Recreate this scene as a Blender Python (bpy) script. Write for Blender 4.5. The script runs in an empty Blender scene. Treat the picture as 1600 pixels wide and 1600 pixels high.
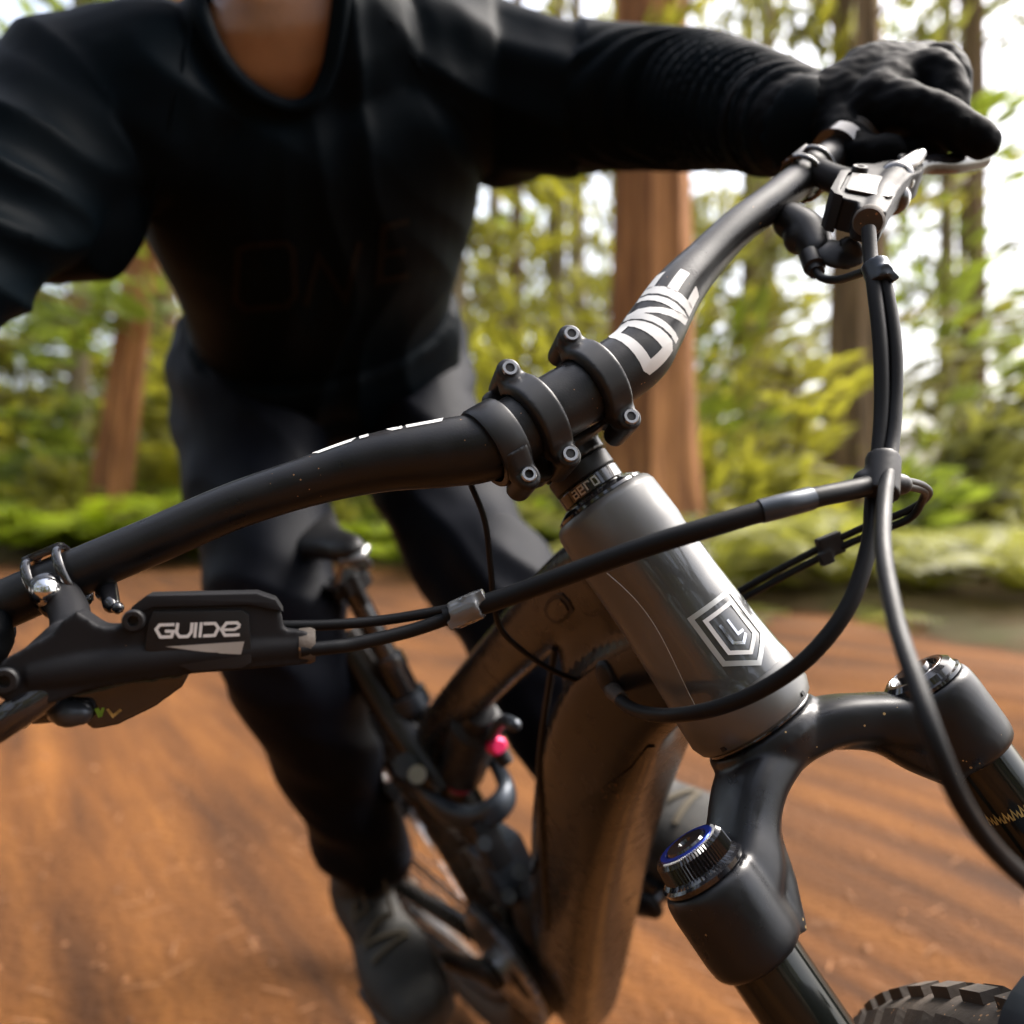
import bpy, bmesh, math, random
import numpy as np
from mathutils import Vector, Matrix, noise
from mathutils.bvhtree import BVHTree

# ------------------------------------------------------------------ camera, sky, sun, exposure
scene = bpy.context.scene
COL = scene.collection
F = 1400.0           # focal length in pixels of the 1600 px photograph
H = 0.86             # lens height above the trail
cam_data = bpy.data.cameras.new('camera')
cam_data.sensor_width = 36.0
cam_data.lens = F / 1600 * 36.0
cam_data.clip_start = 0.01
cam_data.clip_end = 600
cam_data.dof.use_dof = True
cam_data.dof.focus_distance = 0.432
cam_data.dof.aperture_fstop = 4.8
cam = bpy.data.objects.new('camera', cam_data)
COL.objects.link(cam)
cam.location = (0, 0, H)
cam.rotation_euler = (math.radians(90), 0, 0)
scene.camera = cam

SUN_EL, SUN_AZ = math.radians(52), math.radians(62)     # sun ahead and to the right, above thin cloud
world = bpy.data.worlds.new('World')
scene.world = world
world.use_nodes = True
wn = world.node_tree
bg = wn.nodes['Background']
sky = wn.nodes.new('ShaderNodeTexSky')
sky.sky_type = 'NISHITA'
sky.sun_disc = False
sky.sun_elevation = SUN_EL
sky.sun_rotation = SUN_AZ
sky.air_density = 1.0
sky.dust_density = 7.0
sky.ozone_density = 1.0
haze_white = wn.nodes.new('ShaderNodeHueSaturation')      # thin even cloud: the blue goes, the brightness stays
haze_white.inputs['Saturation'].default_value = 0.65
wn.links.new(sky.outputs[0], haze_white.inputs['Color'])
wn.links.new(haze_white.outputs[0], bg.inputs[0])
bg.inputs[1].default_value = 0.15
sun_data = bpy.data.lights.new('sun', 'SUN')
sun_data.energy = 1.3
sun_data.angle = math.radians(32)
sun_data.color = (1.0, 0.97, 0.92)
sun = bpy.data.objects.new('sun', sun_data)
COL.objects.link(sun)
sd = Vector((math.sin(SUN_AZ) * math.cos(SUN_EL), math.cos(SUN_AZ) * math.cos(SUN_EL), math.sin(SUN_EL)))
sun.rotation_euler = sd.to_track_quat('Z', 'Y').to_euler()
sun.location = sd * 60
scene.view_settings.view_transform = 'Standard'
scene.view_settings.look = 'None'
scene.view_settings.exposure = 1.85
scene.view_settings.gamma = 1.0
scene.cycles.max_bounces = 6
scene.cycles.transparent_max_bounces = 8
scene.cycles.use_denoising = True
scene.cycles.caustics_reflective = False
scene.cycles.caustics_refractive = False
scene.cycles.sample_clamp_indirect = 8.0

# ------------------------------------------------------------------ where the bike stands
# columns: forward-perpendicular, left, up along the steering axis, in lens axes (right, down, ahead)
RB = np.array([[0.2023, 0.8024, -0.5615], [-0.2837, -0.5008, -0.8178], [-0.9373, 0.3247, 0.1264]])
u_, _, v_ = np.linalg.svd(RB); RB = u_ @ v_
TB = np.array([0.0483, -0.0051, 0.4832])
TH = -0.13036        # the bars are turned a little against the frame
HA = math.radians(65)

def c2w(c):
    return np.array([c[0], c[2], H - c[1]])
def P(u, v, z):
    """point seen at photo pixel (u, v), z metres ahead of the lens"""
    return np.array([(u - 800) / F * z, z, H - (v - 800) / F * z])
def B(f, y, s):
    """handlebar / fork axes: forward, left, up the steering axis; origin at the top of the head tube"""
    return c2w(RB @ np.array([f, y, s], float) + TB)
def BD(f, y, s):
    d = RB @ np.array([f, y, s], float); return np.array([d[0], d[2], -d[1]])
_c, _s = math.cos(TH), math.sin(TH)
def fr_loc(X, Y, Z):
    fa = X * math.sin(HA) + Z * math.cos(HA); sa = -X * math.cos(HA) + Z * math.sin(HA)
    return (_c * fa + _s * Y, -_s * fa + _c * Y, sa)
def FR(X, Y, Z):
    """frame axes: forward, left, up; origin at the top of the head tube"""
    return B(*fr_loc(X, Y, Z))
def FD(X, Y, Z):
    return BD(*fr_loc(X, Y, Z))
FWD = FD(1, 0, 0); LEFT = FD(0, 1, 0); UPB = FD(0, 0, 1)
LENS = np.array([0, 0, H])
def on_frame(u, v, Y=0.0):
    """point of the frame's plane at sideways offset Y that lies under photo pixel (u, v)"""
    o = LENS; d = P(u, v, 1.0) - LENS
    base = FR(0, Y, 0)
    return o + d * (np.dot(base - o, LEFT) / np.dot(d, LEFT))

# ------------------------------------------------------------------ materials
MATS = {}
def nset(n, **k):
    for a, b in k.items():
        n.inputs[a.replace('_', ' ')].default_value = b
def material(name, color, rough=0.5, metal=0.0, coat=0.0, var=0.0, var_scale=40, bump=0.0, bump_scale=200, sheen=0.0,
             spec=0.5, dust=0.0, dust_color=(0.30, 0.17, 0.08), trans=0.0, coat_rough=0.06, anis=None, rvar=0.0):
    m = bpy.data.materials.new(name); m.use_nodes = True
    nt = m.node_tree; N = nt.nodes; L = nt.links
    p = N['Principled BSDF']
    p.inputs['Base Color'].default_value = (*color, 1)
    p.inputs['Roughness'].default_value = rough
    p.inputs['Metallic'].default_value = metal
    p.inputs['Coat Weight'].default_value = coat
    p.inputs['Coat Roughness'].default_value = coat_rough
    p.inputs['Sheen Weight'].default_value = sheen
    p.inputs['Specular IOR Level'].default_value = spec
    tc = N.new('ShaderNodeTexCoord')
    last = None
    if var > 0:
        nz = N.new('ShaderNodeTexNoise'); nz.inputs['Scale'].default_value = var_scale; nz.inputs['Detail'].default_value = 5
        L.new(tc.outputs['Object'], nz.inputs['Vector'])
        r = N.new('ShaderNodeMapRange'); r.inputs['To Min'].default_value = 1 - var; r.inputs['To Max'].default_value = 1 + var
        r.inputs['From Min'].default_value = 0.3; r.inputs['From Max'].default_value = 0.7
        L.new(nz.outputs['Fac'], r.inputs['Value'])
        mx = N.new('ShaderNodeVectorMath'); mx.operation = 'SCALE'; mx.inputs[0].default_value = color
        L.new(r.outputs[0], mx.inputs['Scale']); last = mx.outputs[0]
        L.new(last, p.inputs['Base Color'])
    if rvar > 0:
        nz = N.new('ShaderNodeTexNoise'); nz.inputs['Scale'].default_value = 60; nz.inputs['Detail'].default_value = 6
        L.new(tc.outputs['Object'], nz.inputs['Vector'])
        r = N.new('ShaderNodeMapRange'); r.inputs['To Min'].default_value = max(0.02, rough - rvar); r.inputs['To Max'].default_value = rough + rvar
        r.inputs['From Min'].default_value = 0.3; r.inputs['From Max'].default_value = 0.7
        L.new(nz.outputs['Fac'], r.inputs['Value']); L.new(r.outputs[0], p.inputs['Roughness'])
    if dust > 0:      # dried mud specks, their own shape
        vo = N.new('ShaderNodeTexVoronoi'); vo.inputs['Scale'].default_value = 260
        L.new(tc.outputs['Object'], vo.inputs['Vector'])
        no = N.new('ShaderNodeTexNoise'); no.inputs['Scale'].default_value = 28; no.inputs['Detail'].default_value = 3
        L.new(tc.outputs['Object'], no.inputs['Vector'])
        th = N.new('ShaderNodeMapRange'); th.inputs['From Min'].default_value = 0.50; th.inputs['From Max'].default_value = 0.64
        th.inputs['To Min'].default_value = 0.0; th.inputs['To Max'].default_value = 0.30 * dust
        L.new(no.outputs['Fac'], th.inputs['Value'])
        lt = N.new('ShaderNodeMath'); lt.operation = 'LESS_THAN'
        L.new(vo.outputs['Distance'], lt.inputs[0]); L.new(th.outputs[0], lt.inputs[1])
        mi = N.new('ShaderNodeMix'); mi.data_type = 'RGBA'
        mi.inputs[6].default_value = (*color, 1); mi.inputs[7].default_value = (*dust_color, 1)
        if last is not None: L.new(last, mi.inputs[6])
        L.new(lt.outputs[0], mi.inputs[0]); L.new(mi.outputs[2], p.inputs['Base Color'])
    if bump > 0:
        nb = N.new('ShaderNodeTexNoise'); nb.inputs['Scale'].default_value = bump_scale; nb.inputs['Detail'].default_value = 4
        L.new(tc.outputs['Object'], nb.inputs['Vector'])
        bp = N.new('ShaderNodeBump'); bp.inputs['Strength'].default_value = bump; bp.inputs['Distance'].default_value = 0.002
        L.new(nb.outputs['Fac'], bp.inputs['Height']); L.new(bp.outputs[0], p.inputs['Normal'])
    if trans > 0:
        tr = N.new('ShaderNodeBsdfTranslucent'); tr.inputs[0].default_value = (color[0] * 1.5, color[1] * 1.5, color[2] * 0.8, 1)
        ms = N.new('ShaderNodeMixShader'); ms.inputs[0].default_value = trans
        L.new(p.outputs[0], ms.inputs[1]); L.new(tr.outputs[0], ms.inputs[2])
        L.new(ms.outputs[0], N['Material Output'].inputs[0])
        if last is not None:
            s2 = N.new('ShaderNodeVectorMath'); s2.operation = 'SCALE'; s2.inputs['Scale'].default_value = 1.5
            L.new(last, s2.inputs[0]); L.new(s2.outputs[0], tr.inputs[0])
    MATS[name] = m
    return m

M_BAR = material('satin_black_bar', (0.0075, 0.0075, 0.0083), 0.36, 0.0, spec=0.30, var=0.25, var_scale=30, bump=0.06, bump_scale=900, dust=0.35, rvar=0.11)
M_STEM = material('anodised_black', (0.010, 0.0105, 0.012), 0.38, 0.0, spec=0.36, var=0.15, var_scale=50, rvar=0.05)
M_GLOSS = material('gloss_black', (0.012, 0.012, 0.014), 0.12, 0.0, coat=0.6)
M_STAN = material('polished_black_tube', (0.006, 0.007, 0.006), 0.12, 0.0, coat=0.25, spec=0.3, dust=0.12, dust_color=(0.35, 0.28, 0.08))
M_CROWN = material('forged_black_crown', (0.0085, 0.009, 0.011), 0.33, 0.0, spec=0.36, var=0.2, var_scale=25, dust=0.8, dust_color=(0.4, 0.27, 0.12), rvar=0.12)
M_FRAME = material('taupe_grey_paint', (0.120, 0.121, 0.120), 0.38, 0.40, coat=0.10, coat_rough=0.25, var=0.12, var_scale=12, dust=0.12, rvar=0.05)
M_TUBE = material('shaded_frame_paint', (0.015, 0.0125, 0.0105), 0.24, 0.0, spec=0.34, coat=0.0, var=0.2, var_scale=14, dust=0.2, rvar=0.06)  # head tube paint darkened, with the tubes' underside shade put into the colour
M_FILM = material('clear_film_over_paint', (0.072, 0.074, 0.073), 0.24, 0.45, coat=0.8, coat_rough=0.03, var=0.1, var_scale=14)
M_COVER = material('dark_brown_cover', (0.007, 0.006, 0.005), 0.24, 0.0, spec=0.3, coat=0.1, var=0.4, var_scale=18, dust=0.6, rvar=0.1)
M_BLK = material('black_plastic', (0.008, 0.008, 0.009), 0.48, spec=0.3, var=0.2, dust=0.2, rvar=0.08)
M_HOSE = material('black_hose', (0.0070, 0.0074, 0.0085), 0.46, spec=0.15, var=0.15, bump=0.03, bump_scale=600, dust=0.08, rvar=0.06)
M_CLIP = material('clear_clip', (0.10, 0.105, 0.11), 0.16, coat=0.6)
M_RUB = material('tyre_rubber', (0.050, 0.038, 0.029), 0.75, var=0.4, var_scale=30, dust=0.9, bump=0.2, bump_scale=300)
M_LEVER = material('brake_body_black', (0.014, 0.014, 0.0155), 0.54, 0.0, spec=0.11, var=0.15, dust=0.15, rvar=0.05)
M_CHROME = material('chrome', (0.62, 0.62, 0.63), 0.14, 1.0)
M_STEEL = material('steel', (0.35, 0.35, 0.36), 0.30, 1.0, var=0.2)
M_SILV = material('silver_print', (0.42, 0.43, 0.42), 0.35, 0.4, var=0.15)
M_WHITE = material('white_print', (0.62, 0.62, 0.61), 0.45, var=0.06, var_scale=60)
M_LINK = material('slate_link', (0.040, 0.048, 0.060), 0.34, 0.5, var=0.2, rvar=0.06)
M_BLUE = material('blue_anodised', (0.012, 0.035, 0.30), 0.28, 0.6)
M_RED = material('red_anodised', (0.75, 0.02, 0.12), 0.35, 0.3)
M_NAVY = material('navy_guard', (0.014, 0.020, 0.030), 0.50, bump=0.05)
M_GOLD = material('gold_print', (0.42, 0.33, 0.12), 0.4, 0.3, var=0.5, var_scale=300)
M_GREEN = material('green_sticker', (0.20, 0.42, 0.05), 0.4)
M_JERSEY = material('black_jersey', (0.0015, 0.0038, 0.0060), 0.56, sheen=0.0, var=0.25, var_scale=9, bump=0.08, bump_scale=700, spec=0.035)
M_PRINT = material('dark_brown_print', (0.0072, 0.0058, 0.0046), 0.6, spec=0.06)
M_PANTS = material('charcoal_trousers', (0.0036, 0.0046, 0.0080), 0.60, sheen=0.0, var=0.25, var_scale=10, bump=0.12, bump_scale=500, spec=0.08)
M_GLOVE = material('black_glove', (0.0014, 0.0020, 0.0029), 0.62, sheen=0.0, var=0.2, bump=0.10, bump_scale=600, spec=0.045)
M_SHOE = material('dusty_shoe', (0.018, 0.017, 0.0145), 0.75, var=0.45, var_scale=26, bump=0.3, bump_scale=180, dust=0.5)
M_LACE = material('tan_lace', (0.07, 0.055, 0.032), 0.8)
M_SKIN = material('tan_skin', (0.230, 0.112, 0.052), 0.36, var=0.2, var_scale=22, bump=0.12, bump_scale=260)
MATS['tan_skin'].node_tree.nodes['Principled BSDF'].inputs['Subsurface Weight'].default_value = 0.04
MATS['tan_skin'].node_tree.nodes['Principled BSDF'].inputs['Subsurface Radius'].default_value = (0.01, 0.004, 0.002)
M_EYE = material('eye_white', (0.7, 0.68, 0.64), 0.2)
M_HAIR = material('dark_hair', (0.02, 0.014, 0.01), 0.6)
M_GRIP = material('grip_rubber', (0.035, 0.031, 0.027), 0.7, bump=0.2, bump_scale=400)

def ramp(N, L, src, stops):
    r = N.new('ShaderNodeValToRGB'); e = r.color_ramp.elements
    while len(e) < len(stops): e.new(0.5)
    for k, (pos, c) in enumerate(stops): e[k].position = pos; e[k].color = (*c, 1)
    L.new(src, r.inputs[0]); return r.outputs[0]
TRAVEL = math.atan2(FWD[1], FWD[0])
def dirt_material():
    m = bpy.data.materials.new('orange_dirt'); m.use_nodes = True
    nt = m.node_tree; N = nt.nodes; L = nt.links; p = N['Principled BSDF']
    tc = N.new('ShaderNodeTexCoord')
    rot = N.new('ShaderNodeMapping'); rot.inputs['Rotation'].default_value = (0, 0, -TRAVEL)
    L.new(tc.outputs['Object'], rot.inputs[0])
    st = N.new('ShaderNodeMapping'); st.inputs['Scale'].default_value = (0.42, 5.5, 1.0)   # swept along the line the tyres take
    L.new(rot.outputs[0], st.inputs[0])
    n1 = N.new('ShaderNodeTexNoise'); n1.inputs['Scale'].default_value = 1.6; n1.inputs['Detail'].default_value = 5; n1.inputs['Roughness'].default_value = 0.55
    L.new(st.outputs[0], n1.inputs[0])
    c1 = ramp(N, L, n1.outputs['Fac'], [(0.28, (0.036, 0.0138, 0.0040)), (0.5, (0.098, 0.0365, 0.0075)), (0.72, (0.168, 0.0665, 0.0140))])
    n2 = N.new('ShaderNodeTexNoise'); n2.inputs['Scale'].default_value = 0.9; n2.inputs['Detail'].default_value = 6
    L.new(tc.outputs['Object'], n2.inputs[0])
    c2 = ramp(N, L, n2.outputs['Fac'], [(0.35, (0.62, 0.60, 0.58)), (0.65, (1.12, 1.10, 1.06))])
    n3 = N.new('ShaderNodeTexNoise'); n3.inputs['Scale'].default_value = 55; n3.inputs['Detail'].default_value = 5
    L.new(tc.outputs['Object'], n3.inputs[0])
    c3 = ramp(N, L, n3.outputs['Fac'], [(0.3, (0.82, 0.81, 0.80)), (0.7, (1.12, 1.12, 1.12))])
    a = N.new('ShaderNodeMix'); a.data_type = 'RGBA'; a.blend_type = 'MULTIPLY'; a.inputs[0].default_value = 1
    L.new(c1, a.inputs[6]); L.new(c2, a.inputs[7])
    b = N.new('ShaderNodeMix'); b.data_type = 'RGBA'; b.blend_type = 'MULTIPLY'; b.inputs[0].default_value = 0.8
    L.new(a.outputs[2], b.inputs[6]); L.new(c3, b.inputs[7])
    L.new(b.outputs[2], p.inputs['Base Color'])
    p.inputs['Roughness'].default_value = 0.9; p.inputs['Specular IOR Level'].default_value = 0.2
    bp = N.new('ShaderNodeBump'); bp.inputs['Strength'].default_value = 0.6; bp.inputs['Distance'].default_value = 0.02
    L.new(n3.outputs['Fac'], bp.inputs['Height']); L.new(bp.outputs[0], p.inputs['Normal'])
    return m
M_DIRT = dirt_material()
def duff_material():
    m = bpy.data.materials.new('forest_duff'); m.use_nodes = True
    nt = m.node_tree; N = nt.nodes; L = nt.links; p = N['Principled BSDF']
    tc = N.new('ShaderNodeTexCoord')
    n1 = N.new('ShaderNodeTexNoise'); n1.inputs['Scale'].default_value = 0.7; n1.inputs['Detail'].default_value = 8; n1.inputs['Roughness'].default_value = 0.65
    L.new(tc.outputs['Object'], n1.inputs[0])
    c = ramp(N, L, n1.outputs['Fac'], [(0.34, (0.055, 0.026, 0.010)), (0.5, (0.082, 0.048, 0.016)), (0.62, (0.068, 0.055, 0.016)), (0.75, (0.080, 0.078, 0.018))])
    L.new(c, p.inputs['Base Color']); p.inputs['Roughness'].default_value = 0.95
    return m
M_DUFF = duff_material()
def bark_material(name, lo, hi):
    m = bpy.data.materials.new(name); m.use_nodes = True
    nt = m.node_tree; N = nt.nodes; L = nt.links; p = N['Principled BSDF']
    tc = N.new('ShaderNodeTexCoord')
    mp = N.new('ShaderNodeMapping'); mp.inputs['Scale'].default_value = (9, 9, 0.8); L.new(tc.outputs['Object'], mp.inputs[0])
    n1 = N.new('ShaderNodeTexNoise'); n1.inputs['Scale'].default_value = 1.2; n1.inputs['Detail'].default_value = 6; L.new(mp.outputs[0], n1.inputs[0])
    c = ramp(N, L, n1.outputs['Fac'], [(0.35, lo), (0.65, hi)])
    L.new(c, p.inputs['Base Color']); p.inputs['Roughness'].default_value = 0.95
    bp = N.new('ShaderNodeBump'); bp.inputs['Strength'].default_value = 0.9; bp.inputs['Distance'].default_value = 0.05
    L.new(n1.outputs['Fac'], bp.inputs['Height']); L.new(bp.outputs[0], p.inputs['Normal'])
    return m
M_BARK_RED = bark_material('red_bark', (0.150, 0.058, 0.018), (0.36, 0.158, 0.052))
M_BARK_BRN = bark_material('brown_bark', (0.090, 0.058, 0.028), (0.24, 0.155, 0.075))
M_BARK_GRY = bark_material('grey_bark', (0.115, 0.090, 0.050), (0.27, 0.21, 0.12))
M_LEAF_Y = material('yellow_green_leaf', (0.260, 0.250, 0.024), 0.5, var=0.4, var_scale=1.3, trans=0.55)
M_LEAF_G = material('mid_green_leaf', (0.155, 0.195, 0.019), 0.5, var=0.4, var_scale=1.3, trans=0.5)
M_LEAF_D = material('olive_leaf', (0.140, 0.140, 0.024), 0.5, var=0.4, var_scale=1.3, trans=0.45)
M_FERN_Y = material('olive_yellow_fern', (0.190, 0.190, 0.026), 0.5, var=0.4, var_scale=3.0, trans=0.5)
M_FERN = material('lime_fern', (0.240, 0.300, 0.010), 0.45, var=0.4, var_scale=3.0, trans=0.5)

# ------------------------------------------------------------------ mesh tools
def nrm(v):
    v = np.asarray(v, float); l = np.linalg.norm(v); return v / l if l > 1e-12 else v
def spline(pts, n):
    """Catmull-Rom through pts (k x d), n samples on each span"""
    p = np.asarray(pts, float)
    if len(p) == 2:
        t = np.linspace(0, 1, n + 1)[:, None]; return p[0] * (1 - t) + p[1] * t
    q = np.vstack([2 * p[0] - p[1], p, 2 * p[-1] - p[-2]]); out = []
    for i in range(1, len(q) - 2):
        t = np.linspace(0, 1, n, endpoint=False)[:, None]
        a, b, c, d = q[i - 1], q[i], q[i + 1], q[i + 2]
        out.append(0.5 * (2 * b + (c - a) * t + (2 * a - 5 * b + 4 * c - d) * t ** 2 + (3 * b - a - 3 * c + d) * t ** 3))
    out.append(p[-1:]); return np.vstack(out)
def frames(path, up=None):
    n = len(path); T = np.gradient(path, axis=0); T /= np.linalg.norm(T, axis=1)[:, None] + 1e-12
    U = np.zeros_like(path)
    if up is None:
        r = np.array([0, 0, 1.0]) if abs(T[0][2]) < 0.9 else np.array([1.0, 0, 0])
    else: r = np.asarray(up, float)
    for i in range(n):
        if up is not None: r = np.asarray(up, float)
        u = r - T[i] * np.dot(r, T[i]); u = nrm(u); U[i] = u; r = u
    V = np.cross(T, U); return T, U, V
def sweep(pts, rad, n=16, seg=8, up=None, power=2.0, cap=True, round_cap=False):
    """tube through pts; rad = one number, one per point, or (across, along-up) per point"""
    k = len(pts); r = np.asarray(rad, float)
    if r.ndim == 0: r = np.full((k, 2), float(r))
    elif r.ndim == 1: r = np.stack([r, r], 1) if len(r) == k else np.tile(r, (k, 1))
    pr = spline(np.hstack([np.asarray(pts, float), r]), seg)
    path, rr = pr[:, :3], np.maximum(pr[:, 3:], 1e-5)
    T, U, V = frames(path, up)
    if round_cap:
        a0, a1 = [], []
        for w in (0.35, 0.7, 0.92):
            a0.insert(0, (path[0] - T[0] * rr[0].mean() * w, rr[0] * math.sqrt(1 - w * w)))
            a1.append((path[-1] + T[-1] * rr[-1].mean() * w, rr[-1] * math.sqrt(1 - w * w)))
        path = np.vstack([[x[0] for x in a0], path, [x[0] for x in a1]])
        rr = np.vstack([[x[1] for x in a0], rr, [x[1] for x in a1]])
        U = np.vstack([[U[0]] * 3, U, [U[-1]] * 3]); V = np.vstack([[V[0]] * 3, V, [V[-1]] * 3])
    a = np.linspace(0, 2 * math.pi, n, endpoint=False)
    ca, sa = np.cos(a), np.sin(a)
    e = 2.0 / power
    ca = np.sign(ca) * np.abs(ca) ** e; sa = np.sign(sa) * np.abs(sa) ** e
    verts = (path[:, None, :] + V[:, None, :] * (rr[:, 0:1] * ca)[:, :, None] + U[:, None, :] * (rr[:, 1:2] * sa)[:, :, None]).reshape(-1, 3)
    m = len(path); faces = []
    for i in range(m - 1):
        for j in range(n):
            j2 = (j + 1) % n
            faces.append((i * n + j, i * n + j2, (i + 1) * n + j2, (i + 1) * n + j))
    if cap:
        faces.append(tuple(range(n - 1, -1, -1))); faces.append(tuple((m - 1) * n + j for j in range(n)))
    return verts, faces
def lathe(origin, axis, prof, n=48, ref=None, a0=0.0, a1=2 * math.pi, cap=True):
    """prof = [(distance along the axis, radius)]; full turn or a sector"""
    o = np.asarray(origin, float); w = nrm(axis)
    r = np.asarray(ref, float) if ref is not None else (np.array([0, 0, 1.0]) if abs(w[2]) < 0.9 else np.array([1.0, 0, 0]))
    u = nrm(r - w * np.dot(r, w)); v = np.cross(w, u)
    full = abs(a1 - a0 - 2 * math.pi) < 1e-6
    a = np.linspace(a0, a1, n, endpoint=not full); verts = []; faces = []
    for h, rad in prof:
        for t in a: verts.append(o + w * h + (u * math.cos(t) + v * math.sin(t)) * rad)
    m = len(prof)
    for i in range(m - 1):
        for j in range(n if full else n - 1):
            j2 = (j + 1) % n
            faces.append((i * n + j, i * n + j2, (i + 1) * n + j2, (i + 1) * n + j))
    if cap and full:
        if prof[0][1] > 1e-6: faces.append(tuple(range(n - 1, -1, -1)))
        if prof[-1][1] > 1e-6: faces.append(tuple((m - 1) * n + j for j in range(n)))
    return np.array(verts), faces
def ring_tube(origin, axis, R, r, n=40, k=10, rz=None):
    o = np.asarray(origin, float); w = nrm(axis)
    rf = np.array([0, 0, 1.0]) if abs(w[2]) < 0.9 else np.array([1.0, 0, 0])
    u = nrm(rf - w * np.dot(rf, w)); v = np.cross(w, u); rz = rz or r
    V, Fa = [], []
    for i in range(n):
        a = 2 * math.pi * i / n; d = u * math.cos(a) + v * math.sin(a)
        for j in range(k):
            b = 2 * math.pi * j / k; V.append(o + d * (R + r * math.cos(b)) + w * rz * math.sin(b))
    for i in range(n):
        for j in range(k):
            i2, j2 = (i + 1) % n, (j + 1) % k
            Fa.append((i * k + j, i2 * k + j, i2 * k + j2, i * k + j2))
    return np.array(V), Fa
def ball(c, r, n=16, m=10, sx=None):
    """sphere, or an ellipsoid with three axis vectors sx"""
    A = np.eye(3) * r if sx is None else np.asarray(sx, float)
    V = [np.asarray(c, float) + A[2]]
    for i in range(1, m):
        t = math.pi * i / m
        for j in range(n):
            a = 2 * math.pi * j / n
            V.append(np.asarray(c) + A[0] * math.sin(t) * math.cos(a) + A[1] * math.sin(t) * math.sin(a) + A[2] * math.cos(t))
    V.append(np.asarray(c) - A[2]); Fa = []
    for j in range(n): Fa.append((0, 1 + j, 1 + (j + 1) % n))
    for i in range(m - 2):
        for j in range(n):
            Fa.append((1 + i * n + j, 1 + (i + 1) * n + j, 1 + (i + 1) * n + (j + 1) % n, 1 + i * n + (j + 1) % n))
    e = len(V) - 1
    for j in range(n): Fa.append((e, 1 + (m - 2) * n + (j + 1) % n, 1 + (m - 2) * n + j))
    return np.array(V), Fa
def box(c, ex, ey, ez):
    """box with half-extent vectors"""
    c, ex, ey, ez = (np.asarray(t, float) for t in (c, ex, ey, ez))
    V = [c + ex * i + ey * j + ez * k for i in (-1, 1) for j in (-1, 1) for k in (-1, 1)]
    return np.array(V), [(0, 1, 3, 2), (4, 6, 7, 5), (0, 4, 5, 1), (2, 3, 7, 6), (0, 2, 6, 4), (1, 5, 7, 3)]
def prism(outline, o, e1, e2, e3, h0, h1):
    o, e1, e2, e3 = (np.asarray(t, float) for t in (o, e1, e2, e3)); n = len(outline)
    V = [o + e1 * x + e2 * y + e3 * h0 for x, y in outline] + [o + e1 * x + e2 * y + e3 * h1 for x, y in outline]
    Fa = [tuple(range(n - 1, -1, -1)), tuple(range(n, 2 * n))] + [(i, (i + 1) % n, n + (i + 1) % n, n + i) for i in range(n)]
    return np.array(V), Fa
def join(*parts):
    V, Fa, k = [], [], 0
    for v, f in parts:
        V.append(np.asarray(v, float).reshape(-1, 3)); Fa += [tuple(i + k for i in q) for q in f]; k += len(V[-1])
    return np.vstack(V), Fa
def remesh(shape, voxel, smooth=6, fac=0.5):
    me = bpy.data.meshes.new('tmp'); me.from_pydata([tuple(v) for v in shape[0]], [], shape[1])
    bm = bmesh.new(); bm.from_mesh(me); bmesh.ops.recalc_face_normals(bm, faces=bm.faces); bm.to_mesh(me); bm.free()
    ob = bpy.data.objects.new('tmp', me); COL.objects.link(ob)
    r = ob.modifiers.new('r', 'REMESH'); r.mode = 'VOXEL'; r.voxel_size = voxel; r.adaptivity = 0
    if smooth:
        s = ob.modifiers.new('s', 'SMOOTH'); s.iterations = smooth; s.factor = fac
    dg = bpy.context.evaluated_depsgraph_get(); dg.update()
    ev = ob.evaluated_get(dg); em = ev.to_mesh()
    n = len(em.vertices); co = np.empty(n * 3); em.vertices.foreach_get('co', co)
    fa = [tuple(p.vertices) for p in em.polygons]
    ev.to_mesh_clear(); bpy.data.objects.remove(ob); bpy.data.meshes.remove(me)
    return co.reshape(-1, 3), fa
def make_mesh(name, shape, mat, smooth=True, sharp=35, bevel=0.0, origin=None, fix=True):
    V, Fa = shape; V = np.asarray(V, float)
    c = np.asarray(origin, float) if origin is not None else (V.min(0) + V.max(0)) / 2
    me = bpy.data.meshes.new(name); me.from_pydata([tuple(v) for v in (V - c)], [], Fa)
    bm = bmesh.new(); bm.from_mesh(me)
    if fix: bmesh.ops.recalc_face_normals(bm, faces=bm.faces)
    if bevel > 0:
        ed = [e for e in bm.edges if len(e.link_faces) == 2 and e.calc_face_angle(0) > math.radians(28)]
        bmesh.ops.bevel(bm, geom=ed, offset=bevel, segments=2, profile=0.7, affect='EDGES', clamp_overlap=True)
    if smooth:
        for f in bm.faces: f.smooth = True
        for e in bm.edges:
            if len(e.link_faces) == 2 and e.calc_face_angle(0) > math.radians(sharp): e.smooth = False
    bm.to_mesh(me); bm.free()
    me.materials.append(mat); return me, c
def obj(name, shape, mat, parent=None, **kw):
    me, c = make_mesh(name, shape, mat, **kw)
    o = bpy.data.objects.new(name, me); COL.objects.link(o)
    put(o, c, parent); return o
ABS = {}
def put(o, c, parent=None):
    """world position c; the parents here are never turned, so a plain offset is enough"""
    c = np.asarray(c, float); ABS[o.name] = c
    if parent is not None:
        o.parent = parent; o.location = tuple(c - ABS[parent.name])
    else: o.location = tuple(c)
def empty(name, loc, label=None, cat=None, group=None):
    o = bpy.data.objects.new(name, None); COL.objects.link(o); o.empty_display_size = 0.1
    put(o, loc); tag(o, label, cat, group); return o
def tag(o, label=None, cat=None, group=None, kind=None):
    if label: o['label'] = label
    if cat: o['category'] = cat
    if group: o['group'] = group
    if kind: o['kind'] = kind
    return o
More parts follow.
